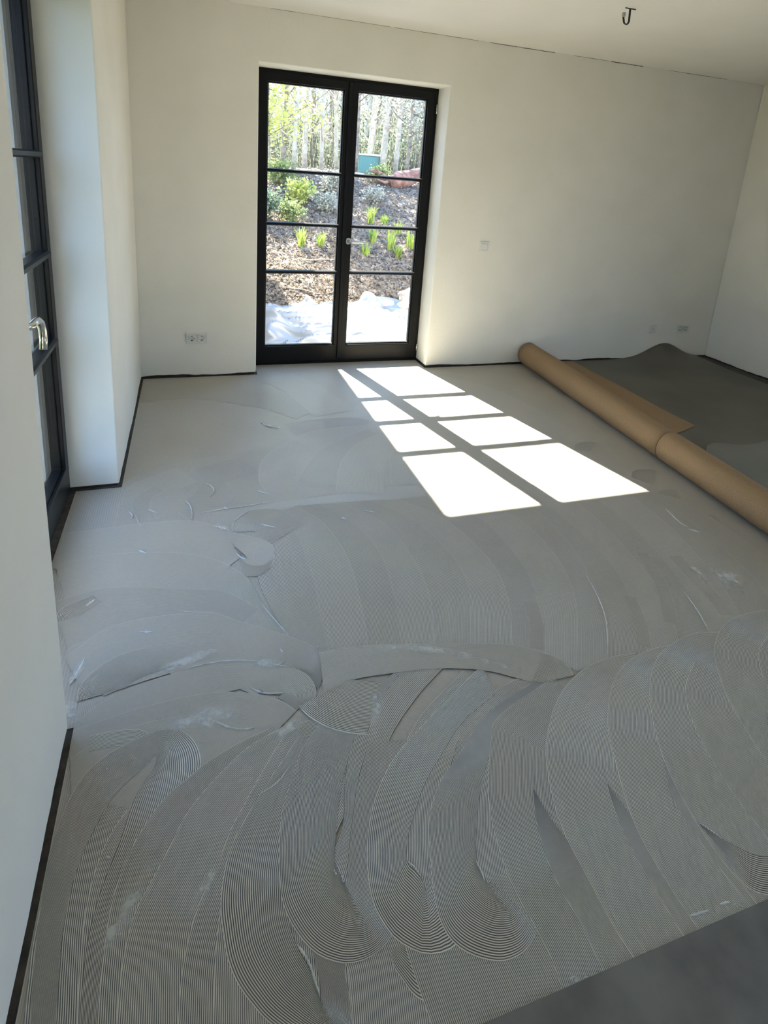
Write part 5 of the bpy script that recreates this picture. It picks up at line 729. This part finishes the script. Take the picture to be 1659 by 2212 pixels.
# shrubs
def crown(bm, c, r, n, s, squash=1.0, shell=.5):
    for k in range(n):
        d = Vector((random.gauss(0, 1), random.gauss(0, 1), random.gauss(0, 1))).normalized()
        q = r*(shell + (1-shell)*random.random()); q *= .8 + .8*noise.noise(d*2.6 + c*3)
        card(bm, c + Vector((d.x*q, d.y*q, d.z*q*squash)), s*random.uniform(.6, 1.3), 1.5)
def shrub(x, y, r, n, s, mat, label, stems=7, squash=.75):
    z = gh(x, y); root = empty('shrub', (x, y, z), label=label, cat='shrub', group='shrubs on the bank')
    bm = bmesh.new()
    for k in range(stems):
        a = random.uniform(0, 2*pi); rr = r*random.uniform(.3, .8)
        tube(bm, [(0, 0, -.04), (cos(a)*rr*.4, sin(a)*rr*.4, r*.5), (cos(a)*rr, sin(a)*rr, r*random.uniform(.9, 1.3))], [.012, .008, .003], 5)
    obj('stems', bm, M['bark1'], root)
    bm = bmesh.new(); crown(bm, Vector((0, 0, r*.75)), r*1.1, n*4, s*.5, squash, .1); obj('foliage', bm, mat, root)
shrub(1.55, 5.55, .36, 650, .07, M['leaf_dark'], 'dark leafy shrub low on the bank at the left edge of the second left pane')
shrub(1.98, 5.45, .24, 420, .06, M['leaf_green'], 'small green shrub on the bank beside the dark shrub')
shrub(2.29, 6.40, .30, 520, .07, M['leaf_yellow'], 'yellow green shrub at the centre of the second left pane')
shrub(2.70, 6.00, .26, 380, .06, M['leaf_pale'], 'pale grey green shrub right of the yellow green shrub')
shrub(3.05, 7.00, .30, 420, .07, M['leaf_pale'], 'pale shrub high on the bank behind the centre post')
shrub(2.05, 7.3, .34, 480, .08, M['leaf_green'], 'green shrub near the top of the bank, left door leaf')
shrub(3.70, 6.45, .24, 320, .06, M['leaf_pale'], 'low pale shrub in the middle of the second right pane')
shrub(4.25, 7.9, .26, 300, .07, M['leaf_green'], 'green shrub on the crest left of the red brown stump')
# fallen stump, sack, rubble, teal box
def blob(name, x, y, z, sx, sy, sz, mat, label, cat, group=None, seed=0, amp=.25):
    bm = bmesh.new(); bmesh.ops.create_icosphere(bm, subdivisions=4, radius=1)
    for v in bm.verts:
        q = 1 + amp*noise.noise(v.co*1.6 + Vector((seed, 0, 0))) + amp*.4*noise.noise(v.co*4 + Vector((seed, 3, 0)))
        v.co = Vector((v.co.x*sx*q, v.co.y*sy*q, v.co.z*sz*q))
    o = obj(name, bm, mat, smooth=True); o.location = (x, y, z+sz*.75); return tag(o, label, cat, group)
root = empty('tree_stump', (4.72, 7.75, gh(4.72, 7.75)), label='red brown uprooted stump with root prongs on the crest of the bank', cat='stump')
bm = bmesh.new()
tube(bm, [(-.30, 0, .02), (-.1, 0, .12), (.15, .05, .18), (.42, .05, .30)], [.15, .19, .17, .12], 14)
for k in range(9):
    a = random.uniform(-1.2, 1.2); tube(bm, [(-.25, 0, .1), (-.45, sin(a)*.15, .12+.1*cos(a*2)), (-.62-random.random()*.15, sin(a)*.35, .05+.3*random.random())], [.05, .03, .008], 7)
obj('stump_body', bm, M['rust'], root)
blob('sack', 3.02, 2.45, .0, .16, .12, .12, M['sack'], 'white filled sack at the edge of the tarp, lower right pane', 'sack', None, 3)
blob('rubble_stone', 2.93, 2.26, .0, .12, .08, .05, M['stone'], 'tan stone lying in front of the white sack', 'stone', 'stones by the sack', 7)
blob('rubble_stone', 2.72, 2.42, .0, .08, .06, .04, M['stone'], 'small stone to the left of the white sack', 'stone', 'stones by the sack', 9)
blob('rubble_stone', 3.18, 2.30, .0, .08, .06, .05, M['rust'], 'reddish brick lump right of the tan stone', 'stone', 'stones by the sack', 12)
root = empty('storage_box', (5.55, 13.2, gh(5.55, 13.2)-.02), label='teal green box with a white lid between the tree trunks', cat='box')
bm = bmesh.new(); bx(bm, -.38, .38, -.3, .3, 0, .52); bev(obj('box_body', bm, M['teal'], root), .03)
bm = bmesh.new(); bx(bm, -.41, .41, -.33, .33, .52, .57); bev(obj('box_lid', bm, M['white'], root), .015)
# sticks on the bank
bm = None
for k, (x, y, a, L) in enumerate(((1.42, 3.5, .2, .5), (1.75, 3.05, -.3, .45), (2.2, 4.0, .1, .6))):
    bm = bmesh.new(); c, s_ = cos(a)*L/2, sin(a)*L/2
    tube(bm, [(x-c, y-s_, gh(x-c, y-s_)+.02), (x, y+.02, gh(x, y)+.03), (x+c, y+s_, gh(x+c, y+s_)+.02)], [.016, .012, .006], 7)
    tag(obj('fallen_branch', bm, M['bark1']), ['fallen dark branch on the bank at the left edge of the bottom left pane', 'short dark branch at the foot of the bank beside the tarp', 'thin branch on the bank in the bottom left pane'][k], 'branch', 'fallen branches')
# trees
def bare_tree(x, y, h, r, mat, label, nb=14, lean=0, leaf=None, nleaf=0, ls=.09):
    z = gh(x, y); root = empty('tree', (x, y, z), label=label, cat='tree', group='trees beyond the bank')
    bm = bmesh.new(); pts = []; rad = []
    ph = random.uniform(0, 6)
    for k in range(9):
        t = k/8; pts.append(Vector((lean*t*h + .05*h*.3*sin(t*4+ph)*t, .04*sin(t*5+ph)*t*h*.3, -.1 + t*h))); rad.append(r*(1-.8*t)+.008)
    tube(bm, pts, rad, 9); obj('trunk', bm, mat, root)
    bm = bmesh.new(); tips = []
    for k in range(nb):
        t = random.uniform(.10, .95); i = min(int(t*8), 7); b = pts[i].lerp(pts[i+1], t*8-i); a = random.uniform(0, 2*pi); L = h*random.uniform(.12, .30)*(1.1-t*.6)
        up = random.uniform(.2, 1.1); p1 = b + Vector((cos(a)*L*.5, sin(a)*L*.5, up*L*.4)); p2 = b + Vector((cos(a+.3)*L, sin(a+.3)*L, up*L))
        tube(bm, [b, p1, p2], [r*.28*(1-t*.5)+.006, r*.17+.004, .003], 5); tips.append(p2)
        for q in range(3):
            s0 = b.lerp(p2, random.uniform(.3, .8)); e = s0 + Vector((random.uniform(-1, 1), random.uniform(-1, 1), random.uniform(.1, 1.2)))*L*.4
            tube(bm, [s0, s0.lerp(e, .5) + Vector((0, 0, .03)), e], [.008, .006, .002], 4); tips.append(e)
    tag(obj('branches', bm, mat, root), kind='stuff')
    if leaf:
        bm = bmesh.new()
        for k in range(nleaf):
            c = random.choice(tips) if random.random() < .75 else pts[random.randrange(2, 9)]
            card(bm, c + Vector((random.gauss(0, .22), random.gauss(0, .22), random.gauss(0, .2))), ls*random.uniform(.6, 1.4))
        obj('foliage', bm, leaf, root)
kinds = []
def place(sl, y): return .343 + (y+4.39)*sl
T = [ # slope seen from the room, distance, height, radius, material, kind
 (.128, 9.4, 4.2, .035, 'bark1', 'leaf_yellow'), (.150, 11.5, 6, .06, 'bark1', 'leaf_yellow'), (.168, 10.2, 6.5, .05, 'bark2', None), (.186, 13, 7, .07, 'bark2', None),
 (.200, 15.5, 8, .08, 'bark1', 'leaf_pale'), (.214, 11.5, 7, .05, 'bark2', None), (.228, 18, 9, .10, 'bark1', None), (.240, 13.5, 7, .06, 'bark2', None), (.250, 21, 10, .12, 'bark1', 'leaf_dark'),
 (.262, 16, 8, .07, 'bark2', None), (.275, 12.5, 7, .05, 'bark1', None), (.288, 19, 9, .09, 'bark2', None), (.298, 14.2, 8, .10, 'bark2', None), (.308, 22, 10, .11, 'bark1', 'leaf_dark'),
 (.320, 12.8, 7.5, .085, 'bark2', None), (.333, 17, 9, .08, 'bark1', 'leaf_pale'), (.345, 13.6, 7.5, .075, 'bark2', None), (.356, 20, 9, .1, 'bark1', 'leaf_dark'), (.366, 12, 6, .05, 'bark1', 'leaf_pale'), (.378, 16, 8, .09, 'bark2', None), (.392, 14, 7, .08, 'bark1', 'leaf_dark'),
 (.108, 13, 7, .07, 'bark1', 'leaf_green'), (.09, 10, 5, .05, 'bark2', 'leaf_yellow'), (.41, 18, 9, .1, 'bark1', 'leaf_dark'), (.43, 12, 7, .07, 'bark2', None), (.46, 15, 8, .09, 'bark1', 'leaf_dark'), (.05, 14, 8, .09, 'bark1', 'leaf_dark')]
ORD = 'first second third fourth fifth sixth seventh eighth ninth tenth eleventh twelfth thirteenth'.split()
T.sort(key=lambda t: t[0])
lv = {None: 'bare', 'leaf_yellow': 'yellow green', 'leaf_pale': 'hazy twiggy', 'leaf_dark': 'dark evergreen', 'leaf_green': 'green'}
zones = ((0, .12, 'hidden left of the back door view'), (.12, .265, 'seen through the top left pane'), (.265, .40, 'seen through the top right pane'), (.40, 1, 'hidden right of the back door view'))
for sl_, y, h, r, mt, lf2 in T:
    za, zb_, zn = next(z for z in zones if z[0] <= sl_ < z[1]); n_ = sum(1 for q in T if za <= q[0] < sl_)
    bare_tree(place(sl_, y), y, h, r, M[mt], '%s tree, %s trunk from left, %s' % (lv[lf2], ORD[n_], zn), 16, random.uniform(-.05, .05), M[lf2] if lf2 else None, 2600 if lf2 else 0, .055)
# far woods: loose undergrowth nobody could count
bm = bmesh.new()
for k in range(26000):
    y = random.uniform(15, 34); x = place(random.uniform(.0, .52), y)
    card(bm, Vector((x, y, gh(x, y) + abs(random.gauss(0, 1))*2.2*(y-10)/18)), random.uniform(.05, .13), 2.0)
for k in range(2200):   # thin upright twigs
    y = random.uniform(13.8, 30); x = place(random.uniform(.05, .48), y); z = gh(x, y); h = random.uniform(.6, 2.8)*(.4+y/22); t_ = random.uniform(.004, .012)*(y/12)
    dx, dy = random.gauss(0, .16)*h, random.gauss(0, .1)*h
    v = [bm.verts.new(p) for p in ((x-t_, y, z), (x+t_, y, z), (x+dx*.5+t_*.6, y+dy*.5, z+h*.55), (x+dx*.5-t_*.6, y+dy*.5, z+h*.55))]; bm.faces.new(v)
    e = bm.verts.new((x+dx*1.2, y+dy, z+h)); bm.faces.new((v[3], v[2], e))
tag(obj('woodland_undergrowth', bm, M['under']), 'hazy pale undergrowth and twigs deep in the wood behind the trees', 'undergrowth', kind='stuff')
